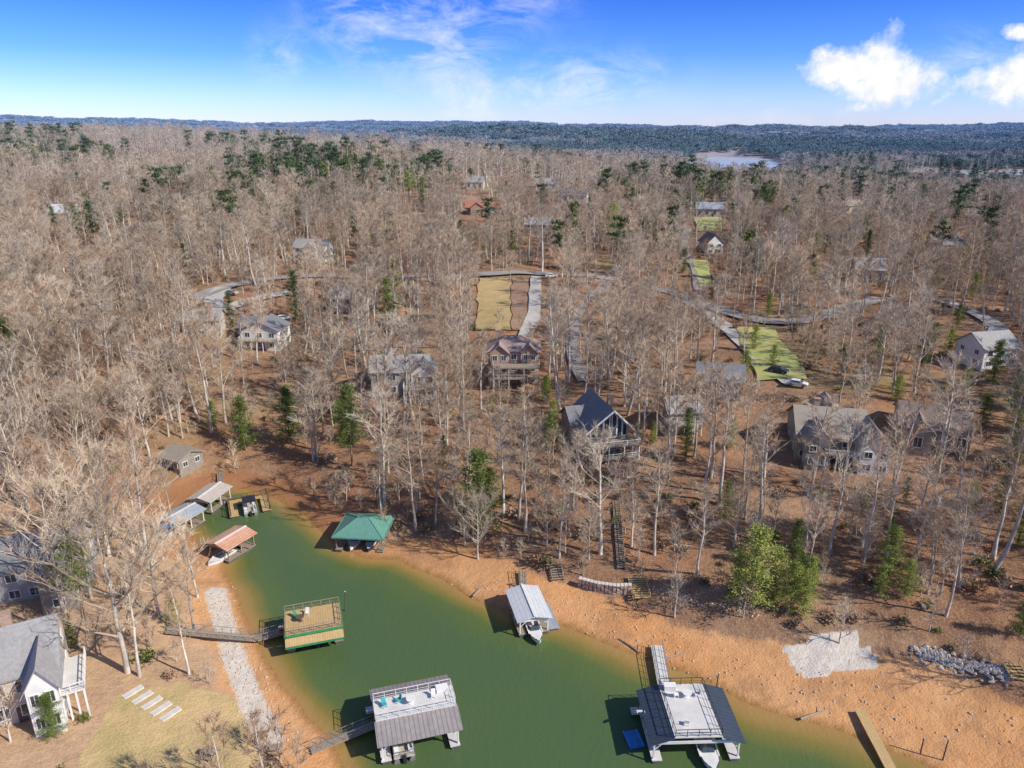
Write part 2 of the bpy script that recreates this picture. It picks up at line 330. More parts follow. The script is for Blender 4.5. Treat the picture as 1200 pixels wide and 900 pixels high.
CLEAR.append((556,634,326,390,.93))
drape('lawn','brown lawn left of the brick house',[(478,362),(516,362),(510,408),(460,408)],M_['soil'],.35); CLEAR.append((462,512,362,408,.5))
drape('lawn','bright green lawn far behind the wooded street',[(812,256),(846,256),(848,272),(818,272)],M_['greenlawn'],.8); CLEAR.append((812,848,256,274,.8))
drape('lawn','green grass slope beside the right hand driveway',[(862,385),(908,385),(946,446),(888,448)],M_['greenlawn'],.5); CLEAR.append((862,942,385,446,.75))
drape('lawn','narrow green strip along the distant side road',[(812,306),(828,306),(836,338),(820,338)],M_['greenlawn'],.6); CLEAR.append((812,836,306,340,.6))
road('road','grey street curving through the woods behind the houses',[(228,352),(262,338),(330,326),(430,326),(540,324),(640,322),(720,328),(790,344),(850,366),(905,378),(960,372),(1030,350)],6,M_['asphalt'],.4,[.3,.3,.3,.3,.6,.6,.6,.6,.5,.4,.3])
road('driveway','pale concrete driveway beside the brown soil strip',[(628,325),(627,350),(625,372),(615,396)],4.2,M_['concrete'],.5,.9)
road('driveway','looped concrete drive around the left hand houses',[(262,338),(250,352),(262,362),(300,352),(340,344)],6,M_['concrete'],.45,.75)
road('driveway','curving drive down to the glass gabled house',[(720,328),(688,352),(672,385),(672,420),(684,448)],3.2,M_['asphalt'],.3,.35)
road('driveway','pale drive down to the large tan roofed house',[(790,344),(826,366),(862,395),(900,428),(930,452)],4.4,M_['concrete'],.35,.55)
road('driveway','pale driveway at the right edge of the woods',[(1100,352),(1150,372),(1172,388),(1168,404),(1205,412)],4.2,M_['concrete'],.35,.5)
road('road','distant side road between the trees',[(820,342),(815,315),(800,290),(806,268)],4.,M_['asphalt'],.5,.4)
# ---------------------------------------------------------------- windows, houses
def window(par,c,w,h,ax,fm='white',name='window'):
    f=MB(); p=MB(); x,y,z=c
    dirs={0:((1,0),(0,-1)),1:((0,1),(1,0)),2:((0,-1),(-1,0)),3:((-1,0),(0,1))}[ax]; (ux,uy),(nx,ny)=dirs
    def bx(m,a,b,ca,cb,th,o):
        sx=abs(ux)*a+abs(nx)*th; sy=abs(uy)*a+abs(ny)*th
        m.box(x+ux*ca+nx*o,y+uy*ca+ny*o,z+cb,sx,sy,b)
    t=.11
    for s in(-1,1): bx(f,t,h+2*t,s*(w/2+t/2),0,.12,.05); bx(f,w,t,0,s*(h/2+t/2),.12,.05)
    bx(f,.06,h,0,0,.08,.05); bx(p,w,h,0,0,.04,.02)
    fo=f.build(name,M_[fm],par); p.build('pane',M_['glass'],fo)
def block(par,ox,oy,w,d,hw,hr,style,wm,rm,ncol=3,rows=2,z0=0,fm='white',o=.5,sides=True):
    b=MB(); x0,x1,y0,y1=ox-w/2,ox+w/2,oy-d/2,oy+d/2; zb=-5 if z0==0 else z0; zt=z0+hw
    vs=[(x0,y0,zb),(x1,y0,zb),(x1,y1,zb),(x0,y1,zb),(x0,y0,zt),(x1,y0,zt),(x1,y1,zt),(x0,y1,zt)]
    fs=[(0,1,5,4),(1,2,6,5),(2,3,7,6),(3,0,4,7)]
    if style=='front': vs+=[(ox,y0,zt+hr),(ox,y1,zt+hr)]; fs+=[(4,5,8),(6,7,9)]
    elif style=='side': vs+=[(x0,oy,zt+hr),(x1,oy,zt+hr)]; fs+=[(4,8,7),(5,6,9)]
    else: fs+=[(4,5,6,7)]
    b.add(vs,fs); b.build('wall',M_[wm],par)
    r=MB(); t=.22; e=t+.03
    if style=='front':
        k=hr/(w/2)*o
        r.slab([(x0-o,y0-o,zt-k+e),(ox,y0-o,zt+hr+e),(ox,y1+o,zt+hr+e),(x0-o,y1+o,zt-k+e)],t)
        r.slab([(ox,y0-o,zt+hr+e),(x1+o,y0-o,zt-k+e),(x1+o,y1+o,zt-k+e),(ox,y1+o,zt+hr+e)],t)
    elif style=='side':
        k=hr/(d/2)*o
        r.slab([(x0-o,y0-o,zt-k+e),(x1+o,y0-o,zt-k+e),(x1+o,oy,zt+hr+e),(x0-o,oy,zt+hr+e)],t)
        r.slab([(x0-o,oy,zt+hr+e),(x1+o,oy,zt+hr+e),(x1+o,y1+o,zt-k+e),(x0-o,y1+o,zt-k+e)],t)
    else:
        q=min(w,d)/2*.9; X0,X1,Y0,Y1=x0-o,x1+o,y0-o,y1+o
        if w>=d: A=(x0+q,oy,zt+hr); B=(x1-q,oy,zt+hr)
        else: A=(ox,y0+q,zt+hr); B=(ox,y1-q,zt+hr)
        v=[(X0,Y0,zt+.03),(X1,Y0,zt+.03),(X1,Y1,zt+.03),(X0,Y1,zt+.03),A,B]
        f=[(0,1,5,4),(1,2,5),(2,3,4,5),(3,0,4)] if w>=d else [(0,1,4),(1,2,5,4),(2,3,5),(3,0,4,5)]
        r.add(v,f+[(3,2,1,0)])
    ro=r.build('roof',M_[rm],par)
    st=hw/rows
    for j in range(rows):
        for i in range(ncol):
            window(par,(x0+w*(i+.5)/ncol,y0,z0+st*(j+.52)),min(1.4,w/ncol*.5),st*.46,0,fm)
        if sides:
            for i in range(2):
                window(par,(x1,y0+d*(i+.5)/2,z0+st*(j+.52)),1.1,st*.42,1,fm); window(par,(x0,y0+d*(i+.5)/2,z0+st*(j+.52)),1.1,st*.42,2,fm)
    return ro
def deck(par,ox,oy,w,d,z,m='wood',rm='white'):
    k=MB(); k.box(ox,oy,z,w,d,.22)
    k.build('deck',M_[m],par)
    for i in range(4):
        MB().beam((ox-w/2+.15+(w-.3)*i/3,oy-d/2+.15,-5),(ox-w/2+.15+(w-.3)*i/3,oy-d/2+.15,z-.11),.2).build('deck_post',M_[rm],par)
    MB().rail([(ox-w/2+.05,oy+d/2,z+.1),(ox-w/2+.05,oy-d/2+.05,z+.1),(ox+w/2-.05,oy-d/2+.05,z+.1),(ox+w/2-.05,oy+d/2,z+.1)],1.0,.1).build('deck_railing',M_[rm],par)
def chimney(par,x,y,z,h=2.,m='brick',ro=None):
    c=MB(); c.box(x,y,z+h/2-1,1.1,.8,h+2); c.box(x,y,z+h+.08,1.3,1.,.16); c.build('chimney',M_[m],ro or par)
def door(par,x,y,z=0,m='darkwood'):
    d=MB().box(x,y-.05,z+1.05,1,.08,2.1).build('door',M_[m],par); MB().box(x+.38,y-.13,z+1.,.08,.08,.14).build('handle',M_['metal'],d)
def house(name,label,lm,px,py,wpx,rot,blocks,decks=(),chim=(),clr=.4,cat='house',dz=0,ht=40):
    p,dep=at(px,py); k=wpx*dep/F
    t=thing(name,label,cat,(p[0],p[1],p[2]+dz),R(rot))
    for b in blocks:
        b=list(b); b[0]*=k; b[2]*=k; block(t,*b)
    x0=blocks[0][0]*k; y0=blocks[0][1]-blocks[0][3]/2; door(t,x0+k*.06,y0)
    for a in decks:
        a=list(a); a[0]*=k; a[2]*=k; deck(t,*a)
    for c in chim: 
        c=list(c); c[0]*=k; chimney(t,*c)
    LAND.append((px,py,lm)); CLEAR.append((px-wpx*.55,px+wpx*.55,py-ht,py,clr))
    r=max(k*.6,6); ca,sa=math.cos(R(rot)),math.sin(R(rot))
    FOOT.append((p[0]-5*sa,p[1]+5*ca,r+.8)); return t,k
house('house','white house with blue-grey gabled roof below the parked white car','white gabled house',305,410,44,-6,[(0,5,1,9,5.6,2.6,'front','white','slate',3,2),(-.45,9,.7,8,5.2,2.2,'side','grey','slate',2,2)],[(0,-.8,1,2.4,2.9)],clr=.55)
house('house','pale house with light grey roof, leftmost of the row above the cove','pale leftmost house',236,396,42,8,[(0,5,1,8,5,2.4,'side','cream','greyroof',3,2)],[],[(.2,5,7.4)])
house('house','grey-roofed house with stacked white decks left of the brick house','white decked house',476,466,70,4,[(-.1,6,.95,9,6.2,2.8,'side','grey','greyroof',4,2),(.3,3.6,.4,8,6.2,2.6,'front','white','slate',2,2),(-.32,11,.45,8,5.6,2.4,'front','cream','greyroof',2,2)],[(.25,-1.8,.55,3.2,3.),(.25,-1.8,.5,2.8,.4)],[(-.15,6,8.6)],clr=.5)
house('house','three-storey tan brick house with rosy brown hip roof below the lawn','tan brick house',602,452,60,0,[(0,6,1,10,8.6,2.8,'hip','brick','pinkroof',5,3),(-.28,1.4,.34,3.2,8.6,1.9,'front','brick','pinkroof',2,3),(.3,1.8,.3,2.6,8.6,1.7,'front','brick','pinkroof',2,3)],[(.05,-2,.9,3.,5.6,'wood','cream'),(.05,-2,.86,2.8,2.8,'wood','cream')],[(-.3,7,10.4),(.36,9,10.4)],clr=.7,ht=55)
house('house','white house with grey gabled roof in the woods above the loop drive','white upper house',362,306,40,-12,[(0,5,1,9,5.6,3,'side','white','greyroof',3,2),(.1,0.5,.4,4,5.6,2.4,'front','white','greyroof',1,2)],ht=30)
house('house','grey house with white gable just below the street','grey house below the street',408,368,50,-10,[(0,5,1,8,5,3,'side','grey','greyroof',3,2),(.32,1.5,.36,6,5,2.8,'front','white','greyroof',1,2)],[],[(-.2,5,7.6)])
house('house','low house with rust red roof near the ridge','rust red roofed house',568,252,44,5,[(0,6,1,11,4.5,3.2,'side','taupe','redroof',4,1),(-.2,0,.35,5,4.5,2.6,'front','brick','redroof',1,1)],[],[(.2,6,7.4)],ht=25,clr=.88)
house('house','grey-green house right of the rust red roof','grey-green ridge house',632,276,36,-8,[(0,6,1,10,5.6,3,'side','olive','greyroof',4,2)],ht=25,clr=.6)
house('house','small white gabled house beside the distant side road','small white roadside house',838,298,20,10,[(0,5,1,9,5,3.4,'front','white','brownroof',2,2)],ht=20,clr=.7)
house('house','pale blue-roofed house behind the bright green lawn','pale blue roofed house',833,254,34,-10,[(0,6,1,11,4.6,3.4,'side','cream','bluegrey',4,1)],ht=18,clr=.7)
house('house','small grey-roofed house just right of the glass gabled house','small grey roofed house',803,508,40,6,[(0,4,1,7,4.6,2.2,'side','taupe','greyroof',3,1)],[(0,-1,.8,2.,2.4)],ht=30,clr=.2)
house('house','slate-roofed taupe house above the small grey roofed house','slate roofed taupe house',842,470,52,-14,[(0,5,1,8,4.6,2.8,'side','taupe','slate',3,1)],ht=25,clr=.0)
house('house','large weathered tan-roofed house with several gables at right of the woods','large tan roofed house',985,548,92,-12,[(-.1,9,.85,13,5,3.6,'side','olive','tanroof',5,2),(-.3,2,.3,6,5,2.8,'front','olive','tanroof',2,2),(.35,2.5,.36,9,5,3.,'front','white','tanroof',2,2),(.0,17,.5,8,4.6,3,'front','olive','tanroof',2,1)],[(-.02,-.2,.42,3,3)],[(-.25,10,8.)],ht=55,clr=.3)
house('house','dark brown-roofed house right of the large tan roofed house','dark brown roofed house',1092,528,74,-22,[(0,6,1,12,4.4,3,'side','taupe','brownroof',4,1),(-.25,0,.4,5,4.4,2.4,'front','taupe','brownroof',1,1)],ht=40,clr=.25)
house('house','white-walled house with grey roof at the right edge','white right edge house',1172,432,48,12,[(0,5,1,9,5,3,'side','white','greyroof',3,2)],ht=30)
house('house','dark slate-roofed house on the left bank, upper of the two','dark roofed left bank house',42,706,104,20,[(0,6,1,10,5.4,3,'side','grey','slate',5,2),(.3,-1,.34,5,5.4,2.4,'front','taupe','slate',1,2)],[],[(.1,6,8.2)],clr=.75,ht=90)
house('house','pale grey-roofed house with white columned porch in the lower left corner','columned left bank house',22,850,96,28,[(0,6,1,11,6.4,3.2,'side','cream','greyroof',4,2),(.36,0,.32,6,6.4,2.6,'front','white','greyroof',2,2)],[(.62,2.,.3,7,3.4,'deckwhite')],[(0,7,9)],clr=.8,ht=110)
house('house','pale-roofed house among dark pines at far left','far left pale house',84,262,58,-5,[(0,6,1,12,5.6,4,'side','cream','whiteroof',5,2)],ht=25,clr=.6)
house('boathouse','low tan-roofed cabin half hidden at the head of the cove','tan roofed cabin',200,550,32,-28,[(0,3,1,6,2.4,1.2,'side','taupe','tanroof',3,1)],ht=30,cat='cabin',clr=.0)
for px,py,w,rm,wm,lb in [(640,224,26,'greyroof','white','far white house on the ridge behind the rust red roof'),(672,238,30,'slate','white','far slate-roofed house right of the ridge'),(1002,250,26,'tanroof','cream','far tan-roofed house left of the dark right hand pines'),(1018,332,32,'greyroof','grey','grey-roofed house deep in the right hand woods'),(1112,300,34,'slate','taupe','slate-roofed house among trees at upper right'),(556,222,20,'greyroof','cream','tiny cream house on the ridge above the rust red roof'),(1142,262,24,'greyroof','white','far white house near the right edge'),(930,216,16,'tanroof','white','tiny tan-roofed house in the far right woods')]:
    house('house',lb,lb.split(' house')[0].replace('far ','distant ')+' house',px,py,w,random.uniform(-20,20),[(0,6,1,11,5,3.4,'side',wm,rm,3,1)],ht=16,clr=.6)
def aframe():
    px,py,wpx=712,528,58; p,dep=at(px,py); k=wpx*dep/F
    t=thing('house','house with glass prow gable, dark roof and two white-railed decks','house',p,R(14))
    w=k; d=11; hw=5.2; hr=4.1
    b=MB(); x0,x1=-w*.42,w*.42; b.add([(x0,0,-5),(x1,0,-5),(x1,d,-5),(x0,d,-5),(x0,0,hw),(x1,0,hw),(x1,d,hw),(x0,d,hw),(0,-.9,hw+hr),(0,d,hw+hr),(0,-.9,-5)],[(0,10,8,4),(10,1,5,8),(1,2,6,5),(2,3,7,6),(6,7,9),(3,0,4,7)]); b.build('wall',M_['taupe'],t)
    r=MB(); o=1.0; kk=hr/(w*.42)*o
    r.slab([(x0-o,-1.2,hw-kk+.3),(0,-2.6,hw+hr+.3),(0,d+.6,hw+hr+.3),(x0-o,d+.6,hw-kk+.3)],.25); r.slab([(0,-2.6,hw+hr+.3),(x1+o,-1.2,hw-kk+.3),(x1+o,d+.6,hw-kk+.3),(0,d+.6,hw+hr+.3)],.25); ro=r.build('roof',M_['slate'],t)
    chimney(t,w*.25,6,hw+hr*.5,2.4,'brick',ro)
    block(t,-w*.42,d*.72,w*.4,7,4.6,2.4,'side','taupe','slate',2,1,sides=False)
    MB().beam((x0-o,-1.28,hw-kk+.2),(0,-2.7,hw+hr+.2),.14,.34).beam((x1+o,-1.28,hw-kk+.2),(0,-2.7,hw+hr+.2),.14,.34).build('bargeboard',M_['white'],t)
    for s in(-1,1):
        for i in range(3):
            xa,xb=s*x1*(.06+.3*i),s*x1*(.32+.3*i); yf=lambda x:-.95+.9*abs(x)/x1; tp=lambda x:hw+hr*(1-abs(x)/x1)-.35
            g=MB(); q=[(xa,yf(xa)-.06,3.2),(xb,yf(xb)-.06,3.2),(xb,yf(xb)-.06,tp(xb)),(xa,yf(xa)-.06,tp(xa))]
            g.add(q,[(0,1,2,3)]); f=MB()
            for u,v in zip(q,q[1:]+q[:1]): f.beam((u[0],u[1]-.05,u[2]),(v[0],v[1]-.05,v[2]),.15)
            fo=f.build('window',M_['white'],t); g.build('pane',M_['glass'],fo)
            window(t,(s*x1*(.22+.3*i),yf(s*x1*(.22+.3*i))-.12,1.4),1.1,1.5,0)
    deck(t,0,-3.2,w*.98,3.3,2.9); deck(t,0,-3.1,w*.94,3.,.1)
    for i in range(2): window(t,(x1,3+4*i,2.8),1.3,1.4,1)
    LAND.append((px,py,'glass gabled house')); CLEAR.append((px-34,px+34,py-75,py,.78)); FOOT.append((p[0],p[1]+5,k*.65))
aframe()
# ---------------------------------------------------------------- boats and docks
def hull_loft(L,Wd,Hh):
    st=[(0,.86,.0),(.25,.96,.0),(.55,1.,.02),(.78,.8,.12),(.92,.42,.3),(1.,.04,.55)]; v=[];f=[]
    for t,wv,rise in st:
        y=-L/2+L*t; hw=Wd/2*wv
        v+=[(-hw,y,Hh+.12*t),(-hw*.75,y,rise*Hh+.15),(0,y,rise*Hh-.1),(hw*.75,y,rise*Hh+.15),(hw,y,Hh+.12*t)]
    for i in range(5):
        for j in range(4): a=i*5+j; f.append((a,a+1,a+6,a+5))
    f.append((0,1,2,3,4)); return v,f
def motorboat(label,x,y,rz,L=6.5,Wd=2.3,z=.05,hm='gel',cover=None):
    t=thing('motorboat',label,'boat',(x,y,z),rz); m=MB(); v,f=hull_loft(L,Wd,.85); m.add(v,f)
    for s in(-1,1): m.beam((s*Wd*.46,-L/2,.88),(s*Wd*.46,L*.2,.93),.16,.1)
    m.build('hull',M_[hm],t,False)
    d=MB(); d.add([(-Wd*.43,-L/2+.05,.86),(Wd*.43,-L/2+.05,.86),(Wd*.44,-L*.36,.88),(-Wd*.44,-L*.36,.88)],[(0,1,2,3)]); d.add([(-Wd*.48,L*.08,.9),(Wd*.48,L*.08,.9),(Wd*.36,L*.3,.96),(0,L*.49,1.),(-Wd*.36,L*.3,.96)],[(0,1,2,3,4)]); d.add([(-Wd*.42,-L*.36,.45),(Wd*.42,-L*.36,.45),(Wd*.44,L*.08,.45),(-Wd*.44,L*.08,.45)],[(0,1,2,3)]); d.build('foredeck',M_['gel'],t)
    for s in(-1,1): q=MB(); q.box(s*Wd*.22,-.2,.62,.6,.6,.35); q.box(s*Wd*.22,-.5,.95,.6,.14,.5); q.build('seat',M_['vinyl'],t)
    q=MB(); q.box(0,-L*.32,.62,Wd*.8,.5,.4); q.build('seat',M_['vinyl'],t)
    w=MB(); w.add([(-Wd*.44,L*.02,.9),(-Wd*.3,L*.13,.9),(Wd*.3,L*.13,.9),(Wd*.44,L*.02,.9),(-Wd*.4,-.02,1.4),(-Wd*.26,L*.08,1.4),(Wd*.26,L*.08,1.4),(Wd*.4,-.02,1.4)],[(0,1,5,4),(1,2,6,5),(2,3,7,6)]); w.build('windshield',M_['glass'],t)
    e=MB(); e.box(0,-L/2-.2,.7,.4,.4,.7); e.box(0,-L/2-.2,.1,.14,.2,.8); e.build('outboard_motor',M_['black'],t)
    return t
def pontoon(label,x,y,rz,L=7,cover='blue'):
    t=thing('pontoon_boat',label,'boat',(x,y,0),rz)
    for s in(-1,1): MB().tube([(s*.9,-L/2,.2),(s*.9,L/2-.8,.2),(s*.9,L/2,.35)],[.33,.33,.06],10).build('pontoon',M_['metal'],t)
    MB().box(0,-.1,.6,2.5,L-.5,.12).build('deck',M_['vinyl'],t)
    MB().rail([(-1.2,-L/2+.3,.66),(-1.2,L/2-.6,.66),(1.2,L/2-.6,.66),(1.2,-L/2+.3,.66),(-1.2,-L/2+.3,.66)],.75,.05,1.6).build('railing',M_['metal'],t)
    for s in(-1,1):
        for yy_ in(-L*.28,L*.22): q=MB(); q.box(s*.85,yy_,.88,.6,1.5,.42); q.box(s*1.08,yy_,1.2,.14,1.5,.35); q.build('seat',M_['gel'],t)
    c=MB(); c.slab([(-1.2,-L*.35,2.6),(1.2,-L*.35,2.6),(1.2,L*.1,2.65),(-1.2,L*.1,2.65)],.1)
    for sx in(-1,1):
        for yy_ in(-L*.33,L*.08): c.beam((sx*1.15,yy_,.66),(sx*1.15,yy_,2.6),.05)
    c.build('bimini_top',M_[cover],t); MB().box(0,-L/2,.5,.4,.5,.9).build('outboard_motor',M_['black'],t); return t
def chair(label,loc,rz,m='white'):
    t=thing('deck_chair',label,'chair',loc,rz); MB().box(0,0,.42,.55,.55,.06).build('seat',M_[m],t); MB().beam((0,.26,.44),(0,.42,1.),.55,.05).build('backrest',M_[m],t)
    for sx in(-1,1):
        for sy in(-1,1): MB().beam((sx*.24,sy*.24,0),(sx*.24,sy*.24,.4),.06).build('leg',M_[m],t)
def table(label,loc,m='white',umb=None):
    t=thing('round_table',label,'table',loc); MB().tube([(0,0,.7),(0,0,.76)],[.6,.6],14).build('tabletop',M_[m],t); MB().tube([(0,0,0),(0,0,.06),(0,0,.08),(0,0,.7)],[.35,.35,.06,.06],10).build('pedestal',M_[m],t)
def world(t,x,y,z=0):
    c,s=math.cos(t.rotation_euler.z),math.sin(t.rotation_euler.z); l=t.location; return (l.x+x*c-y*s,l.y+x*s+y*c,l.z+z)
def dock(label,lm,px,py,W,L,rot,kind,rm='greymetal',dm='wood',pm='white',zr=3.1,railm='white',rh=1.3):
    c=atz(px,py,zr); t=thing('boat_dock',label,'dock',(c[0],c[1],0),R(rot))
    d=MB(); fw=1.2; z=.55
    d.box(-W/2+fw/2,-.8,z,fw,L-1.6,.14); d.box(W/2-fw/2,-.8,z,fw,L-1.6,.14); d.box(0,L/2-.9,z,W,1.8,.14); d.build('walkway',M_[dm],t)
    fl=MB(); fl.box(-W/2+fw/2,-.6,.2,fw*.8,L-1.4,.5); fl.box(W/2-fw/2,-.6,.2,fw*.8,L-1.4,.5); fl.box(0,L/2-.7,.2,W*.9,1.,.5); fl.build('float',M_['float'],t)
    n=3 if L>6 else 2
    for s in(-1,1):
        for i in range(n):
            y=-L/2+.3+(L-.6)*i/(n-1); MB().beam((s*(W/2-.2),y,z),(s*(W/2-.2),y,zr-.02),.18).build('post',M_[pm],t)
    fr=MB()
    for s in(-1,1): fr.beam((s*(W/2-.2),-L/2+.1,zr-.2),(s*(W/2-.2),L/2-.1,zr-.2),.16,.36); fr.beam((-W/2+.32,s*(L/2-.3),zr-.2),(W/2-.32,s*(L/2-.3),zr-.2),.16,.36)
    fr.beam((-W/2+.32,0,zr-.25),(W/2-.32,0,zr-.25),.16,.25)
    for s in(-1,1):
        for q in(-1,1): fr.beam((s*(W/2-.2),q*(L/2-.3),zr-1.2),(s*(W/2-1.1),q*(L/2-.3),zr-.35),.1)
    fr.build('roof_frame',M_[pm],t)
    o=.35
    if kind=='hip':
        m=MB(); X,Y=W/2+o,L/2+o; q=min(X,Y)*.85
        A=(-X+q,0,zr+rh+.6) if X>Y else (0,-Y+q,zr+rh+.6); B=(X-q,0,zr+rh+.6) if X>Y else (0,Y-q,zr+rh+.6)
        v=[(-X,-Y,zr+.05),(X,-Y,zr+.05),(X,Y,zr+.05),(-X,Y,zr+.05),A,B]; m.add(v,([(0,1,5,4),(1,2,5),(2,3,4,5),(3,0,4)] if X>Y else [(0,1,4),(1,2,5,4),(2,3,5),(3,0,4,5)])+[(3,2,1,0)]); m.build('roof',M_[rm],t)
        g=MB()
        for a,b2 in((v[0],A),(v[3],A),(v[1],B),(v[2],B),(A,B)): g.beam((a[0],a[1],a[2]+.04),(b2[0],b2[1],b2[2]+.04),.2,.08)
        for a,b2 in zip(v[:4],v[1:4]+v[:1]): g.beam((a[0],a[1],a[2]-.02),(b2[0],b2[1],b2[2]-.02),.08,.24)
        g.build('ridge_cap',M_[rm],t)
    elif kind=='gable':
        m=MB(); X,Y=W/2+o,L/2+o
        m.slab([(-X,-Y,zr+.1),(0,-Y,zr+.1+rh*.5),(0,Y,zr+.1+rh*.5),(-X,Y,zr+.1)],.08); m.slab([(0,-Y,zr+.1+rh*.5),(X,-Y,zr+.1),(X,Y,zr+.1),(0,Y,zr+.1+rh*.5)],.08); m.build('roof',M_[rm],t)
        g=MB(); g.beam((0,-Y-.02,zr+.16+rh*.5),(0,Y+.02,zr+.16+rh*.5),.35,.06); g.build('ridge_cap',M_['white'],t)
    elif kind=='party_x':
        a=W*.27; zt=zr+.95
        for s in(-1,1):
            m=MB(); m.slab([(s*a,-L/2-o,zt),(s*(W/2+o),-L/2-o,zr+.05),(s*(W/2+o),L/2+o,zr+.05),(s*a,L/2+o,zt)],.09); m.build('roof',M_[rm],t)
        MB().box(0,0,zt+.0,2*a-.02,L+.4,.14).build('upper_deck',M_['deckwhite'],t)
        MB().rail([(-a+.1,-L/2-.1,zt+.07),(a-.1,-L/2-.1,zt+.07),(a-.1,L/2+.1,zt+.07),(-a+.1,L/2+.1,zt+.07),(-a+.1,-L/2-.1,zt+.07)],1.,.06).build('railing',M_[railm],t)
    elif kind=='party_y':
        a=L*.2; zt=zr+.95
        for s in(-1,1):
            m=MB(); m.slab([(-W/2-o,s*a,zt),(-W/2-o,s*(L/2+o),zr+.05),(W/2+o,s*(L/2+o),zr+.05),(W/2+o,s*a,zt)],.09); m.build('roof',M_[rm],t)
        MB().box(0,0,zt,W+.4,2*a-.02,.14).build('upper_deck',M_['deckwhite'],t)
        MB().rail([(-W/2-.1,-a+.1,zt+.07),(W/2+.1,-a+.1,zt+.07),(W/2+.1,a-.1,zt+.07),(-W/2-.1,a-.1,zt+.07),(-W/2-.1,-a+.1,zt+.07)],1.,.06).build('railing',M_[railm],t)
    elif kind=='deck':
        MB().box(0,0,zr+.08,W+.2,L+.2,.16).build('upper_deck',M_['newwood'],t)
        e=MB()
        for s in(-1,1): e.beam((s*(W/2+.16),-L/2-.16,zr),(s*(W/2+.16),L/2+.16,zr),.1,.4); e.beam((-W/2,s*(L/2+.18),zr),(W/2,s*(L/2+.18),zr),.1,.4)
        e.build('fascia',M_['green'],t)
        e=MB(); e.slab([(-W/2-.1,-L/2-1.6,zr-.75),(W/2+.1,-L/2-1.6,zr-.75),(W/2+.1,-L/2-.25,zr-.25),(-W/2-.1,-L/2-.25,zr-.25)],.08); e.build('awning_board',M_['newwood'],t)
        e=MB(); e.beam((-W/2-.1,-L/2-1.66,zr-.8),(W/2+.1,-L/2-1.66,zr-.8),.1,.3); e.build('awning_trim',M_['green'],t)
        MB().rail([(-W/2,-L/2,zr+.16),(W/2,-L/2,zr+.16),(W/2,L/2,zr+.16),(-W/2,L/2,zr+.16),(-W/2,-L/2,zr+.16)],1.,.08).build('railing',M_[railm],t)
    if kind in('deck','party_x','party_y'):
        s=MB(); x=-W/2-.5
        for i in range(9): s.box(x,L/2-.6-i*.32,.75+i*(zr-.4)/9,.9,.3,.07)
        s.beam((x-.45,L/2-.6,.6),(x-.45,L/2-.6-2.9,zr+.2),.07,.25); s.beam((x+.45,L/2-.6,.6),(x+.45,L/2-.6-2.9,zr+.2),.07,.25); s.box(x,L/2-.3,.5,1.,1.2,.12); s.build('stair',M_[dm],t)
    LAND.append((px,py,lm)); r=max(W,L)*F/110
    CLEAR.append((px-r*.6,px+r*.6,py-20,py+25,1.)); return t
d1=dock('green hip-roofed boat dock near the head of the cove','green roofed dock',427,617,8.6,8.,-5,'hip','greenroof','wood','wood')
d2=dock('two-level boat dock with yellow boards and green trim','yellow boarded dock',367,726,7.8,5.6,17,'deck',dm='wood',pm='green',railm='wood',zr=3.)
d3=dock('large boat dock with white sun deck between ribbed grey-brown roofs','ribbed grey roofed dock',486,831,9.4,9.,16,'party_y','greymetal','deckwhite','white')
d4=dock('small boat dock with white metal gable roof by the far shore','white roofed dock',619,708,4.6,7.6,13,'gable','whiteroof','wood','white',zr=2.9)
d5=dock('boat dock with pale sun deck between dark roof wings, lower right','dark winged dock',807,839,10.4,8.2,2,'party_x','navy','deckwhite','white',railm='black')
d6=dock('orange-roofed boat dock on the left shore','orange roofed dock',271,631,4.8,6.2,-28,'gable','orangeroof','wood','wood',zr=2.8)
d7=dock('blue-grey roofed boat dock tucked under bare trees at left','blue-grey roofed dock',212,603,5.,6.4,-24,'gable','bluegrey','wood','white',zr=2.8)
d8=dock('pale tan-roofed boat dock at the cove head','pale tan roofed dock',246,578,4.8,6.6,-14,'gable','tanmetal','wood','white',zr=2.8)
c=atz(292,592,.6); d9=thing('open_dock','open brown wooden dock with slip beside the tan roofed dock','dock',(c[0],c[1],0),R(24)); LAND.append((292,592,'open wooden dock')); CLEAR.append((265,325,570,620,1.))
MB().box(-3.,0,.55,1.6,7,.14).box(3.,0,.55,1.6,7,.14).box(0,2.9,.55,4.38,1.2,.14).build('walkway',M_['newwood'],d9)
MB().box(-3,0,.22,1.2,6.4,.5).box(3,0,.22,1.2,6.4,.5).build('float',M_['float'],d9)
for sx in(-1,1):
    for sy in(-1,0,1): MB().beam((sx*3.6,sy*3.2,.3),(sx*3.6,sy*3.2,2.2),.16).build('post',M_['darkwood'],d9)
MB().rail([(-3.7,-3.4,.62),(-3.7,3.4,.62),(3.7,3.4,.62),(3.7,-3.4,.62)],1.,.08).build('railing',M_['darkwood'],d9)
def onb(d,x,y,f,label,**k): p=world(d,x,y); return f(label,p[0],p[1],d.rotation_euler.z+k.pop('rz',0),**k)
onb(d1,-1.6,-.6,motorboat,'white motorboat moored in the left slip of the green roofed dock',rz=math.pi)
onb(d1,1.6,-.8,motorboat,'dark-hulled motorboat in the right slip of the green roofed dock',rz=math.pi,hm='navygel')
onb(d3,-2,-1.2,pontoon,'pontoon boat under the ribbed grey roofed dock',cover='vinyl')
onb(d4,.1,-2.9,motorboat,'white motorboat poking out from under the white roofed dock',rz=math.pi,L=6.8,Wd=2.2)
onb(d5,1.6,-2.6,motorboat,'white motorboat in the slip of the dark winged dock',rz=math.pi,L=7.2,Wd=2.4)
onb(d6,.3,-2.8,motorboat,'small white boat nosing out of the orange roofed dock',rz=math.pi,L=5.5,Wd=2.)
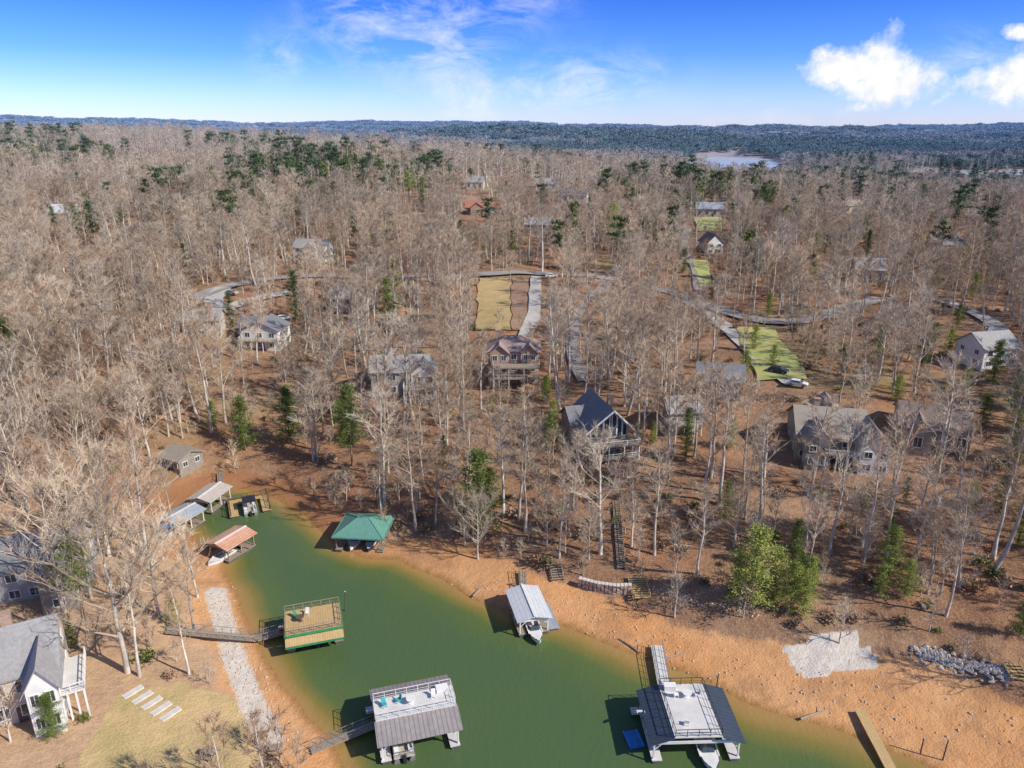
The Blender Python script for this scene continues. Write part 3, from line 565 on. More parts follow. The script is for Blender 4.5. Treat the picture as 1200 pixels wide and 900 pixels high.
onb(d7,.2,-2.6,pontoon,'pontoon boat with blue top beside the blue-grey roofed dock',L=5.6)
onb(d9,0,-.6,pontoon,'pontoon boat with dark top in the open wooden dock',L=6,cover='black')
onb(d2,.3,-.4,motorboat,'dark motorboat lifted under the yellow boarded dock',rz=math.pi,L=5.6,hm='navygel')
def kayak(label,loc,rz,m):
    t=thing('kayak',label,'kayak',loc,rz); MB().tube([(0,-1.6,.12),(0,-1.2,.12),(0,0,.15),(0,1.2,.12),(0,1.6,.14)],[.03,.22,.36,.22,.03],10).build('hull',M_[m],t,True); MB().tube([(0,-.45,.44),(0,0,.52),(0,.35,.46)],[.12,.22,.12],8).build('cockpit',M_['black'],t)
p=world(d5,-6.6,-.4); 
mb=thing('swim_platform','blue inflatable platform floating left of the dark winged dock','float',(p[0],p[1],0),R(12)); MB().box(0,0,.16,1.5,2.6,.22).build('mat',M_['blue'],mb)
for s in(-1,1): MB().tube([(s*.8,-1.3,.2),(s*.8,1.3,.2)],[.2,.2],8).build('side_tube',M_['blue'],mb)
kayak('white kayak lying on the left walkway of the dark winged dock',world(d5,-4.6,-1,.65),R(2),'gel')
zt=3.1+.95+.07
table('white round table at the back of the dark winged sun deck',world(d5,.2,2,zt)); chair('white chair left of the round table on the dark winged dock',world(d5,-1.1,2.1,zt),R(90)); chair('white chair right of the round table on the dark winged dock',world(d5,1.5,2.1,zt),R(-90))
chair('white chair at the front rail of the dark winged dock',world(d5,-1,-2.4,zt),R(170)); chair('teal chair at the left end of the ribbed roofed sun deck',world(d3,-3.6,.3,zt),R(30),'teal'); chair('teal chair beside the table on the ribbed roofed sun deck',world(d3,-1.9,.6,zt),R(-60),'teal')
table('round table in the middle of the ribbed roofed sun deck',world(d3,-.4,0,zt)); chair('white chair at the right end of the ribbed roofed sun deck',world(d3,2.4,.2,zt),R(10))
chair('green chair at the left rail of the yellow boarded dock',world(d2,-2.4,1,3.16),R(40),'green'); chair('white chair in the middle of the yellow boarded dock',world(d2,-.8,1.2,3.16),R(0)); table('small round table on the yellow boarded dock',world(d2,-1.8,.0,3.16),'darkwood')
def storage(label,loc,rz,m):
    t=thing('dock_box',label,'box',loc,rz); MB().box(0,0,.35,1.4,.7,.6).build('bin',M_[m],t); MB().slab([(-.75,-.4,.68),(.75,-.4,.68),(.75,.4,.78),(-.75,.4,.78)],.06).build('lid',M_[m],t)
storage('white storage box against the back rail of the dark winged sun deck',world(d5,-1.6,3.4,zt),0,'white'); storage('white storage box at the back of the ribbed roofed sun deck',world(d3,3.6,1.,zt),R(16),'white')
def gangway(label,a,b,w=1.3,m='wood',rm='metal',rail=True):
    a=Vector(a);b=Vector(b); mid=(a+b)/2; t=thing('gangway',label,'gangway',mid); a=a-mid;b=b-mid
    MB().beam(a,b,w,.14).build('walkway',M_[m],t)
    if rail:
        s=(b-a).cross(Vector((0,0,1))).normalized()*(w/2-.05)
        for k in(-1,1): MB().rail([a+s*k+Vector((0,0,.07)),b+s*k+Vector((0,0,.07))],.95,.06).build('railing',M_[rm],t)
def g3(px,py,up=.3): p=at(px,py)[0]; return (p[0],p[1],max(p[2],.3)+up)
w_=world
gangway('grey gangway from the left shore to the yellow boarded dock',g3(302,752),w_(d2,-3.9,1.8,.6))
gangway('weathered boardwalk from the left bank toward the yellow boarded dock',g3(196,742,.5),g3(302,752))
gangway('grey metal gangway on the left of the ribbed grey roofed dock',tuple(atz(364,880,.6)),w_(d3,-4.8,1.5,.6),1.2)
gangway('gangway from the clay shore to the dark winged dock',g3(769,760,.5),w_(d5,-1.4,4.1,.62),1.6,'deckwhite')
gangway('ramp from the far shore to the white roofed dock',g3(612,672,.4),w_(d4,.2,3.8,.62),1.2)
gangway('ramp rising behind the green roofed dock',g3(446,586,.6),w_(d1,2.2,4.,.62),1.3,'wood','wood')
gangway('short ramp behind the pale tan roofed dock',g3(258,556,.4),w_(d8,0,3.3,.6),1.1)
gangway('short ramp behind the orange roofed dock',g3(238,640,.3),w_(d6,-1,3.1,.6),1.1)
p=w_(d4,3.2,-.2,.0); sdk=thing('swim_deck','dark slatted side platform right of the white roofed dock','deck',p,d4.rotation_euler.z)
MB().box(0,0,.5,1.6,6.4,.14).build('boards',M_['bluegrey'],sdk); MB().box(0,0,.22,1.2,6,.4).build('float',M_['float'],sdk)
a=Vector(g3(1007,836,.5)); b_=Vector(tuple(atz(1046,905,.5))); gangway('long yellow wooden walkway at the lower right shore',a,b_,1.3,'newwood',rail=False)
for i,(px,py,h,lb) in enumerate([(1078,885,2.6,'leaning'),(1104,893,3.4,'taller upright'),(838,812,3.2,'thin dark'),(404,716,3.5,'thin pale')]):
    p=atz(px,py,0); q=thing('mooring_pole',lb+' mooring pole '+['in shallows at lower right','near the bottom right edge','at the back of the dark winged dock','right of the yellow boarded dock'][i],'pole',(p[0],p[1],0))
    MB().tube([(0,0,-.6),(.1*i,0,h)],[.09,.07],7).build('shaft',M_['darkwood'],q); MB().tube([(.1*i,0,h),(.1*i,0,h+.15)],[.09,.03],7).build('cap',M_['white'],q)
def stairs(label,px0,py0,px1,py1,w=1.6,m='newwood'):
    a=Vector(at(px0,py0)[0]); b=Vector(at(px1,py1)[0]); t=thing('wooden_stair',label,'stairs',a); d=b-a; n=max(5,int(d.length/.45)); s=Vector((d.y,-d.x,0)).normalized()*w/2
    st=MB(); st.beam(s+Vector((0,0,.25)),d+s+Vector((0,0,.35)),.1,.3); st.beam(-s+Vector((0,0,.25)),d-s+Vector((0,0,.35)),.1,.3); st.build('stringer',M_[m],t)
    tr=MB(); ang=math.atan2(d.y,d.x)
    for i in range(n): q=d*(i+.5)/n; tr.box(q.x,q.y,q.z+.42,.34,w-.12,.08,ang)
    tr.build('tread',M_[m],t); hr=MB().rail([s+Vector((0,0,.3)),d+s+Vector((0,0,.4))],.9,.08); hr.build('handrail',M_[m],t)
    FOOT.append((a.x,a.y,3)); CLEAR.append((min(px0,px1)-6,max(px0,px1)+6,py1,py0,.9 if w>2 else .3))
stairs('yellow wooden steps up the bank above the clay shore',752,704,745,678,2.6)
stairs('weathered steps climbing from the shore behind the white roofed dock',654,682,650,662,1.8,'wood'); stairs('pale wooden steps at the far right shore',1196,800,1184,780,2.)
stairs('long weathered steps through the trees below the glass gabled house',728,668,722,590,1.2,'wood')
def rocks(name,label,pts,wid,n,m,smin=.25,smax=.6,kind=None):
    b=MB(); P3=[at(*p)[0] for p in pts]
    X=[];Y=[]
    for i in range(n):
        k=random.random()*(len(P3)-1); j=int(k); f=k-j; p=P3[j]*(1-f)+P3[j+1]*f; X.append(p[0]+random.gauss(0,wid/2)); Y.append(p[1]+random.gauss(0,wid/2))
    Z=hgt(X,Y)
    for x,y,z in zip(X,Y,Z):
        r=random.uniform(smin,smax); v=[]
        for q in [(1,0,0),(-1,0,0),(0,1,0),(0,-1,0),(0,0,1),(0,0,-1)]: v.append((x+q[0]*r*random.uniform(.7,1.2),y+q[1]*r*random.uniform(.7,1.2),z+.05+q[2]*r*random.uniform(.5,.9)))
        b.add(v,[(0,2,4),(2,1,4),(1,3,4),(3,0,4),(2,0,5),(1,2,5),(3,1,5),(0,3,5)])
    o=b.build(name,M_[m]); tag(o,label,'rocks',kind='stuff'); return o
rocks('riprap','grey riprap rocks along the clay at right',[(1075,762),(1110,774),(1150,782),(1185,792)],1.0,380,'rock',.2,.5)
rocks('stone_bank','buff stones scattered right of the yellow steps',[(765,690),(800,702),(850,712),(905,722)],.9,90,'cobble',.12,.32)
rocks('shore_rocks','pale stones lining the path on the left shore',[(252,694),(262,730),(276,775),(296,825),(318,868)],2.8,330,'cobble',.08,.24)
rocks('shore_rocks','scattered stones and debris on the clay shore',[(560,690),(640,712),(730,738),(830,770),(930,800),(1060,830),(1190,860)],6,260,'cobble',.08,.24)
# dry-stone retaining wall
wp=[Vector(at(*q)[0]) for q in [(678,686),(700,692),(722,695),(740,694)]]
sw=thing('stone_wall','low buff stone retaining wall left of the yellow steps','wall',wp[0]); wb=MB(); cb_=MB()
for a,b in zip(wp,wp[1:]):
    L=(b-a).length; n=int(L/.55)
    for i in range(n):
        q=a+(b-a)*(i+.5)/n-wp[0]
        for lv in range(4): wb.box(q.x+random.uniform(-.05,.05),q.y+random.uniform(-.12,.12),q.z-.1+lv*.42,.5*random.uniform(.8,1.1),.6*random.uniform(.8,1.2),.4,math.atan2((b-a).y,(b-a).x)+random.uniform(-.12,.12))
        cb_.box(q.x,q.y,q.z+1.44,.52,.75,.14,math.atan2((b-a).y,(b-a).x)+random.uniform(-.08,.08))
wb.build('courses',M_['cobble'],sw); cb_.build('coping',M_['slab'],sw); CLEAR.append((676,744,670,694,.85))
for i in range(5):
    f=i/4; p=at(156+44*f,812+26*f)[0]; q=MB().box(0,0,.16,.85,2.5,.2).build('stepping_stone',M_['slab']); q.location=p; q.rotation_euler.z=R(-35)
    tag(q,['topmost','second from top','middle','fourth from top','lowest'][i]+' pale stepping slab on the tan waterfront lawn','paving slab','stepping slabs on the lawn')
CLEAR.append((140,215,800,846,1.))
def bench(label,px,py,rz):
    p=at(px,py)[0]; t=thing('picnic_table',label,'picnic table',p,rz); MB().box(0,0,.78,1.9,.8,.07).build('tabletop',M_['wood'],t)
    for s in(-1,1): MB().box(0,s*.75,.46,1.9,.28,.06).build('seat',M_['wood'],t); MB().beam((s*.7,-.75,0),(s*.7,.3,.76),.1).beam((s*.7,.75,0),(s*.7,-.3,.74),.1).build('leg',M_['wood'],t)
bench('weathered picnic table by the lower left shore path',322,882,R(10)); bench('picnic table on the tan lawn near the bottom edge',246,886,R(-20))
def log(label,px,py,L,rz):
    p=at(px,py)[0]; t=thing('driftwood_log',label,'log',p,rz); MB().tube([(-L/2,0,.12),(0,.1,.15),(L/2,0,.1)],[.17,.14,.07],7).build('stem',M_['wood'],t); MB().tube([(L*.1,.1,.15),(L*.3,.7,.5)],[.06,.02],5).build('branch',M_['wood'],t)
log('grey driftwood log on clay left of the dark winged dock gangway',738,758,4,R(-50)); log('driftwood log on clay below the yellow steps',790,770,3.4,R(15)); log('fallen log near the ramp of the white roofed dock',612,690,5,R(-30)); log('long dead log lying at the right clay shore',955,838,4.5,R(20)); log('short log on the clay left of the white roofed dock',560,694,3,R(60))
def car(label,px,py,rz,m,L=4.6):
    p=at(px,py)[0]; t=thing('parked_car',label,'car',(p[0],p[1],p[2]+.45),rz)
    prof=[(-L/2,.35),(-L/2,.85),(-L*.42,.95),(-L*.3,1.42),(L*.1,1.45),(L*.26,.98),(L*.45,.85),(L/2,.6),(L/2,.35)]; n=len(prof); w=.9
    b=MB(); b.add([(x,-w if z<1.2 else -w*.8,z) for x,z in prof]+[(x,w if z<1.2 else w*.8,z) for x,z in prof],[tuple(range(n)),tuple(range(2*n-1,n-1,-1))]+[(i,(i+1)%n,n+(i+1)%n,n+i) for i in range(n)]); b.build('body',M_[m],t)
    for s in(-1,1):
        g=MB(); g.add([(-L*.34,s*w*1.0,1.0),(L*.2,s*w*1.0,1.),(L*.08,s*w*.83,1.38),(-L*.27,s*w*.83,1.38)],[(0,1,2,3)]); g.build('side_window',M_['glass'],t)
        for x in(-L*.3,L*.3): wh=MB().tube([(x,s*.72,.33),(x,s*.94,.33)],[.33,.33],12).build('wheel',M_['rubber'],t); MB().tube([(x,s*.94,.33),(x,s*.96,.33)],[.18,.18],8).build('rim',M_['metal'],wh)
        MB().box(L/2,s*.6,.68,.06,.34,.14).build('headlight',M_['gel'],t)
    g=MB(); g.add([(L*.115,-.7,1.42),(L*.115,.7,1.42),(L*.25,.82,1.02),(L*.25,-.82,1.02)],[(0,3,2,1)]); g.build('windshield',M_['glass'],t)
    FOOT.append((p[0],p[1],4)); CLEAR.append((px-9,px+9,py-8,py+3,.9))
car('white car parked above the white gabled house',333,376,R(15),'carwhite',5.2); car('silver car parked on the loop drive',272,346,R(-20),'carred'); car('dark car parked on the drive left of the large tan roofed house',912,438,R(-40),'cardark'); car('white car at the lower end of the pale drive',934,454,R(-30),'carwhite'); car('silver car on the drive near the right edge',1160,392,R(60),'carred'); car('white car on the street behind the yellow lawn',646,326,R(4),'carwhite')
# ---------------------------------------------------------------- trees
def rv(a,b): return random.uniform(a,b)
def gen_bare(seed,Ht,cr,start,nl,ntw,tw,lod=0,spread=1.,thick=1.):
    random.seed(seed); T=MB(); C=MB(); n=7 if not lod else 4
    lean=Vector((rv(-.06,.06),rv(-.06,.06),1)); pts=[];rs=[]; r0=(Ht*.0100+.04)*thick
    if lod: r0*=1.25
    K=6 if not lod else 3; off=Vector((0,0,0))
    for k in range(K+1):
        t=k/K; off+=Vector((rv(-.25,.25),rv(-.25,.25),0))*(Ht/22); pts.append(Vector((lean.x*Ht*t,lean.y*Ht*t,Ht*t*.93-(.6 if k==0 else 0)))+off*(t>0)); rs.append(r0*(1-t*.86)*(1.25 if k==0 else 1))
    T.tube(pts,rs,n if not lod else 3,False)
    def tp(t): q=t*K; i=min(int(q),K-1); return pts[i]*(1-(q-i))+pts[i+1]*(q-i), r0*(1-t*.88)
    tips=[]
    az=rv(0,6)
    for i in range(nl):
        t=start+(1-start)*(i+.3)/nl*.98; az+=2.4+rv(-.4,.4); p,r=tp(t)
        prof=math.sin(math.pi*min(1,max(.12,(t-start)/(1-start)*.8+.22)))**.7
        L=cr*prof*rv(.8,1.25)*1.25; up=rv(.55,1.15)/spread+ (t-start)*.8; d=Vector((math.cos(az),math.sin(az),up)).normalized()
        seg=[p]; rr=[r*.6]; q=p.copy(); m=4 if not lod else 2
        for k in range(m):
            d=(d+Vector((rv(-.2,.2),rv(-.2,.2),rv(0,.2)))).normalized(); q=q+d*L/m; seg.append(q.copy()); rr.append(max(.026,r*.6*(1-(k+1)/m*.85)))
        C.tube(seg,rr,4 if not lod else 3,False)
        nb=6 if not lod else 0
        for b in range(nb):
            k=rv(.25,1)*m; j=min(int(k),m-1); s=seg[j]*(1-(k-j))+seg[j+1]*(k-j); dd=(d+Vector((rv(-1,1),rv(-1,1),rv(-.25,.7)))).normalized(); l2=L*rv(.3,.5)
            e1=s+dd*l2*.5; e2=e1+(dd+Vector((rv(-.3,.3),rv(-.3,.3),rv(0,.35)))).normalized()*l2*.5
            C.tube([s,e1,e2],[.05,.034,.014],3,False); tips+= [(s,e1,dd,L),(e1,e2,dd,L)]
        if lod: tips.append((seg[0]*.5+seg[1]*.5,seg[-1],d,L))
        else: tips.append((seg[2],seg[-1],d,L))
    v=[];f=[]
    for i in range(ntw):
        a,b,d,L=random.choice(tips); k=rv(0,1.08); s=a*(1-k)+b*k
        if lod: s=s+Vector((rv(-1,1),rv(-1,1),rv(-.6,.8)))*L*.28
        dd=(d*.6+Vector((rv(-1,1),rv(-1,1),rv(-.3,1.1)))).normalized(); l=rv(.7,1.9)*(1.25 if lod else 1)
        u=dd.cross(Vector((rv(-1,1),rv(-1,1),rv(-1,1)))).normalized()*tw*rv(.6,1.1); o=len(v)
        v+=[s-u*.5,s+u*.5,s+dd*l]; f.append((o,o+1,o+2))
    C.add(v,f); return T,C
def two(name,T,C,tm,cm):
    return T.mesh(name+'_trunk',tm,True),C.mesh(name+'_crown',cm)
def joined(name,T,C,tm,cm):
    a=MB(); a.add(T.v,T.f); n=len(a.f); a.add(C.v,C.f); me=bpy.data.meshes.new(name); me.from_pydata(a.v,[],a.f); me.materials.append(tm); me.materials.append(cm)
    mi=np.zeros(len(a.f),dtype=np.int32); mi[n:]=1; me.polygons.foreach_set('material_index',mi); me.update(); return me
BH=[(gen_bare(10+i,Ht,cr,st,nl,ntw,.06)) for i,(Ht,cr,st,nl,ntw) in enumerate([(23,4.,.36,15,1250),(25,3.6,.44,13,1050),(20,3.8,.3,15,1150),(22,4.8,.34,16,1400),(17,3.4,.26,14,950),(26,3.8,.46,13,1100),(19,2.9,.38,12,800)])]
BB=[(gen_bare(40+i,Ht,cr,.2,24,3200,.056,spread=1.3,thick=1.3)) for i,(Ht,cr) in enumerate([(22,7.8),(20,7.)])]
BL=[(gen_bare(60+i,Ht,cr,st,9,170,.2,lod=1)) for i,(Ht,cr,st) in enumerate([(22,4.2,.4),(24,4.,.45),(19,4.4,.35),(21,5.,.38)])]
BHm=[two('bare_tree',T,C,TRUNK,TWIG) for T,C in BH]; BBm=[two('spreading_tree',T,C,TRUNK,TWIG) for T,C in BB]
def gen_pine(seed,Ht,cr,start,nclump,shape,cs=.5,per=16,ls=.3):
    random.seed(seed); T=MB(); C=MB(); off=Vector((0,0,0)); pts=[];rs=[]
    for k in range(5): t=k/4; off+=Vector((rv(-.12,.12),rv(-.12,.12),0)); pts.append(off*(k>0)+Vector((0,0,Ht*t*.97-(.6 if k==0 else 0)))); rs.append((Ht*.011+.04)*(1-.85*t))
    T.tube(pts,rs,7,False); v=[];f=[]
    nb=max(10,nclump//9)
    for i in range(nb):
        t=(i+rv(0,1))/nb; z=Ht*(start+(1-start)*t); 
        if shape=='cone': rad=cr*(1-t)**.6*(.55+.45*min(1,t*6))*rv(.75,1.1)
        elif shape=='round': rad=cr*math.sin(math.pi*min(1,.2+t*.78))**.7*(1.1-.45*t)
        else: rad=cr*math.sin(math.pi*min(1,.2+t*.75))**.5*rv(.6,1.1)
        az=i*2.4+rv(-.5,.5); rad*=rv(.6,1.2)
        d=Vector((math.cos(az),math.sin(az),rv(.05,.4))); base=Vector((0,0,z)); e=base+d*rad
        C.tube([base,e],[.05,.02],3,False)
        for j in range(9):
            k=(j+1)/9.; c=base+d*rad*k+Vector((rv(-1,1),rv(-1,1),rv(-.4,.5)))*cs*(.35+.8*k)
            for q in range(per):
                s=c+Vector((random.gauss(0,1),random.gauss(0,1),random.gauss(0,.7)))*cs*.42
                a=Vector((rv(-1,1),rv(-1,1),rv(-.3,1))).normalized()*ls*rv(.6,1.3); b=a.cross(Vector((rv(-1,1),rv(-1,1),rv(-1,1)))).normalized()*ls*.4
                o=len(v); v+=[s-b*.5,s+b*.5,s+a]; f.append((o,o+1,o+2))
    C.add(v,f); return T,C
PN=[gen_pine(81,13,2.9,.08,320,'cone',.6,17,.3),gen_pine(82,11,3.1,.06,350,'round',.65,17,.32),gen_pine(83,20,3.8,.5,300,'umb',.8,16,.4),gen_pine(84,9,1.9,.04,260,'round',.5,15,.28),gen_pine(85,16,3.1,.25,340,'round',.75,15,.38)]
def pm(i,nm): return two('evergreen',PN[i][0],PN[i][1],PBARK,nm)
PNm={(i,k):pm(i,m) for i in range(5) for k,m in (('n',NEED),('l',NEEDL),('d',NEEDD))}
PL=[gen_pine(91,15,3.8,.12,80,'round',1.,9,1.05),gen_pine(92,18,4.,.4,80,'umb',1.1,9,1.15),gen_pine(93,13,3.8,.08,80,'round',1.,9,1.05)]
random.seed(99)
def gen_clump(seed,rad,ht,n,s):
    random.seed(seed); v=[];f=[]; heads=[(rv(-rad,rad),rv(-rad,rad),rv(.7,1.)*ht,rv(4,7)) for _ in range(9)]
    for i in range(n):
        hx,hy,hz,hr=random.choice(heads); th=rv(0,6.28); ph=rv(0,1); c=Vector((hx+hr*math.cos(th)*math.sqrt(1-ph*ph),hy+hr*math.sin(th)*math.sqrt(1-ph*ph),hz-6+6*ph-rv(0,3)))
        a=Vector((rv(-1,1),rv(-1,1),rv(.1,1.4))).normalized()*s*rv(.7,1.5); b=a.cross(Vector((rv(-1,1),rv(-1,1),rv(-1,1)))).normalized()*s*.55
        o=len(v); v+=[c-b*.5,c+b*.5,c+a]; f.append((o,o+1,o+2))
    m=MB(); m.add(v,f); return m
# instancing --------------------------------------------------------------
def make_coll(name,meshes):
    c=bpy.data.collections.new(name)
    for i,me in enumerate(meshes): c.objects.link(bpy.data.objects.new('%s_%02d'%(name,i),me))
    return c
def scatter(name,label,cat,pts,scl,rot,idx,coll):
    me=bpy.data.meshes.new(name); me.vertices.add(len(pts)); me.vertices.foreach_set('co',np.asarray(pts,np.float32).ravel())
    a=me.attributes.new('iscale','FLOAT_VECTOR','POINT'); a.data.foreach_set('vector',np.asarray(scl,np.float32).ravel())
    a=me.attributes.new('irot','FLOAT_VECTOR','POINT'); a.data.foreach_set('vector',np.asarray(rot,np.float32).ravel())
    a=me.attributes.new('iidx','INT','POINT'); a.data.foreach_set('value',np.asarray(idx,np.int32))
    o=bpy.data.objects.new(name,me); COL.objects.link(o)
    ng=bpy.data.node_groups.new(name,'GeometryNodeTree'); ng.interface.new_socket('Geometry',in_out='INPUT',socket_type='NodeSocketGeometry'); ng.interface.new_socket('Geometry',in_out='OUTPUT',socket_type='NodeSocketGeometry')
    N=ng.nodes; gi=N.new('NodeGroupInput'); go=N.new('NodeGroupOutput'); ip=N.new('GeometryNodeInstanceOnPoints'); ci=N.new('GeometryNodeCollectionInfo')
    ci.inputs['Collection'].default_value=coll; ci.inputs['Separate Children'].default_value=True; ci.inputs['Reset Children'].default_value=True
    ip.inputs['Pick Instance'].default_value=True
    def na(n,t):
        q=N.new('GeometryNodeInputNamedAttribute'); q.data_type=t; q.inputs['Name'].default_value=n; return [s for s in q.outputs if s.enabled and s.name=='Attribute'][0]
    L=ng.links; L.new(gi.outputs[0],ip.inputs['Points']); L.new(ci.outputs[0],ip.inputs['Instance']); L.new(na('iscale','FLOAT_VECTOR'),ip.inputs['Scale']); L.new(na('irot','FLOAT_VECTOR'),ip.inputs['Rotation']); L.new(na('iidx','INT'),ip.inputs['Instance Index']); L.new(ip.outputs[0],go.inputs[0])
    md=o.modifiers.new('instances','NODES'); md.node_group=ng; tag(o,label,cat,kind='stuff'); return o
def jgrid(y0,y1,sp,u=.80,extra=22):
    X=u*y1+extra; nx=int(2*X/sp)+1; ny=int((y1-y0)/sp)+1
    gx,gy=np.meshgrid(-X+np.arange(nx)*sp,y0+np.arange(ny)*sp); gx=gx+(rng.random(gx.shape)-.5)*sp*1.3; gy=gy+(rng.random(gy.shape)-.5)*sp*1.3
    gx=gx.ravel(); gy=gy.ravel(); k=np.abs(gx)<u*gy+extra; return gx[k],gy[k]
def filt(X,Y,Ht=20,mar=1.5,clear=True):
    s=sd(X,Y); k=(s>clayw(X,Y)+mar)&(lakemask(X,Y)<.02); X,Y=X[k],Y[k]
    Z=hgt(X,Y); px,py,dep=proj(X,Y,Z); tx,ty,_=proj(X,Y,Z+Ht*.9); keep=np.ones(len(X),bool)
    for q in EXPOLY: keep&=~inpoly(px,py,q)
    for fx,fy,r in FOOT:
        keep&=~((X-fx)**2+(Y-fy)**2<r*r)
    if clear:
        for x0,x1,y0,y1,pr in CLEAR:
            rr=rng.random(len(X)); k=(px>x0-5)&(px<x1+5)&(py>y1-4)&(ty<y1-3); keep&=~(k&(rr<pr))
    return X[keep],Y[keep],Z[keep],px[keep],py[keep],dep[keep]
EV=[(288,528,62,1,'n'),(341,520,66,1,'n'),(413,545,92,4,'n'),(402,518,50,3,'n'),(562,622,92,1,'n'),(574,600,50,1,'l'),(880,712,92,1,'l'),(928,672,62,0,'n'),(941,722,52,3,'l'),(1040,680,62,1,'l'),(850,612,46,1,'l'),(803,540,62,0,'n'),(645,528,46,3,'n'),(716,282,44,1,'l'),(456,384,56,3,'n'),(464,366,60,0,'n'),(454,312,42,4,'d'),(316,272,44,1,'n'),(394,306,44,0,'n'),(92,284,46,4,'n'),(112,288,52,4,'d'),(128,284,50,2,'n'),(146,280,36,4,'d'),(66,276,34,4,'n'),(18,440,66,1,'n'),(92,502,34,1,'n'),(104,742,110,2,'n'),(64,864,50,1,'n'),(86,760,40,3,'n'),(1162,452,52,1,'n'),(1196,545,70,1,'l'),(1182,560,56,4,'n'),(1078,440,52,4,'d'),(1090,424,46,2,'n'),(348,378,60,0,'d'),(272,384,40,3,'d'),(1014,308,38,4,'d'),(966,306,36,4,'n'),(892,258,40,4,'n'),(790,262,40,0,'n'),(1078,250,34,2,'n'),(985,232,30,4,'n'),(962,232,28,4,'d'),(1184,292,40,1,'n'),(1120,390,34,4,'n'),(480,246,46,2,'l'),(496,248,40,4,'n'),(886,330,42,4,'n'),(766,300,34,0,'n'),(512,372,26,3,'l'),(884,410,30,1,'l'),(905,430,26,1,'l'),(1128,470,40,4,'l'),(10,200,24,4,'n'),(1040,640,34,3,'n'),(205,735,40,3,'l'),(856,525,36,1,'l'),(936,690,40,1,'n'),(1100,245,26,4,'d'),(1062,250,24,1,'n'),(1150,268,30,4,'n'),(842,206,14,4,'d'),(218,320,34,3,'d'),(350,262,32,4,'n'),(415,285,32,4,'n'),
 (1190,505,48,1,'l'),(1150,500,38,1,'n'),(1172,600,44,1,'n'),(1192,640,50,1,'l'),(1135,600,34,1,'l'),(1060,590,30,3,'n'),(1010,600,28,1,'n'),(1195,745,40,1,'n'),(1060,330,34,1,'d'),(1045,262,30,4,'n'),(1125,255,28,2,'d'),(1170,330,34,4,'n'),(1092,350,32,1,'n'),(1140,350,30,1,'l'),(930,262,30,1,'n'),(950,330,32,4,'n'),(870,290,32,1,'n'),(1030,420,34,1,'n'),(985,440,32,3,'n'),(640,470,30,1,'l'),(520,545,34,3,'n'),(180,300,32,4,'d'),
 (900,370,26,1,'l'),(872,440,30,1,'l'),(955,300,28,1,'l'),(1010,280,28,1,'l'),(1090,270,28,1,'l'),(1155,235,22,1,'n'),(1185,480,46,1,'l'),(1110,420,34,1,'l'),(1050,470,30,1,'l'),(648,505,36,1,'l'),(795,500,30,1,'l'),(765,520,26,3,'l'),(835,350,28,1,'n'),(800,320,30,1,'n'),(120,620,30,1,'l'),(250,500,30,1,'n'),
 (905,706,64,1,'l'),(926,716,56,1,'l'),(862,700,56,3,'l'),(948,700,48,1,'l'),(1060,700,44,1,'l'),(1030,700,40,3,'l'),(870,235,24,1,'n'),(905,245,26,4,'n'),(1000,225,22,1,'d'),(1030,235,24,4,'n'),(1120,225,20,4,'d'),(1175,245,24,1,'n'),(740,250,30,4,'n'),(690,262,30,0,'n'),(600,300,30,3,'n'),(540,290,32,4,'n'),(250,245,28,4,'d'),(205,250,26,1,'d'),(160,235,24,4,'n'),(1130,320,32,1,'l'),(1075,300,30,1,'l')]
VH={0:13,1:11,2:20,3:9,4:16}
def ordw(n):
    base=['','closest','second closest','third closest','fourth closest','fifth closest','sixth closest','seventh closest','eighth closest','ninth closest','tenth closest','eleventh closest','twelfth closest','thirteenth closest','fourteenth closest','fifteenth closest','sixteenth closest','seventeenth closest','eighteenth closest','nineteenth closest','twentieth closest']
    if n<=20: return base[n]
    t={2:'twenty',3:'thirty',4:'forty',5:'fifty'}[min(n//10,5)]; return (t+'-'+['','first','second','third','fourth','fifth','sixth','seventh','eighth','ninth'][n%10] if n%10 else {'twenty':'twentieth','thirty':'thirtieth','forty':'fortieth','fifty':'fiftieth'}[t])+' closest'
class Lab:
    def __init__(s): s.items=[]
    def add(s,o,px,py,desc): s.items.append((o,px,py,desc))
    def run(s):
        g={}
        for o,px,py,desc in s.items:
            l=min(LAND,key=lambda a:(a[0]-px)**2+((a[1]-py)*1.3)**2); dx,dy=px-l[0],py-l[1]
            dr=('right of' if dx>0 else 'left of') if abs(dx)>abs(dy) else ('below' if dy>0 else 'behind')
            g.setdefault((desc,l[2],dr),[]).append((dx*dx+dy*dy,o))
        for (desc,l,dr),q in g.items():
            q.sort(key=lambda a:a[0])
            for i,(d,o) in enumerate(q): o['label']=f'{desc} {dr} the {l}'+(f', {ordw(i+1)} one' if len(q)>1 else '')
lab=Lab()
for px,py,hpx,v,mk in EV:
    p,dep=at(px,py); h0=VH[v]; tx,ty,_=proj(p[0],p[1],p[2]+h0); sc=hpx/max(3,(py-float(ty)))
    t=thing('evergreen_tree','x','tree',p,rv(0,6),'evergreen trees in the winter woods'); wsc=sc*(1.05 if v in(1,4) else 1.)
    t.scale=(wsc*rv(.85,1.15),wsc*rv(.85,1.15),sc); tm,cm=PNm[(v,mk)]
    for nm,me in(('trunk',tm),('crown',cm)): c=bpy.data.objects.new(nm,me); COL.objects.link(c); c.parent=t
    lab.add(t,px,py,{'n':'mid green evergreen','l':'pale green evergreen','d':'dark green evergreen'}[mk]); FOOT.append((p[0],p[1],2.0))
    CLEAR.append((px-hpx*.2,px+hpx*.2,py-hpx*.8,py,.55))
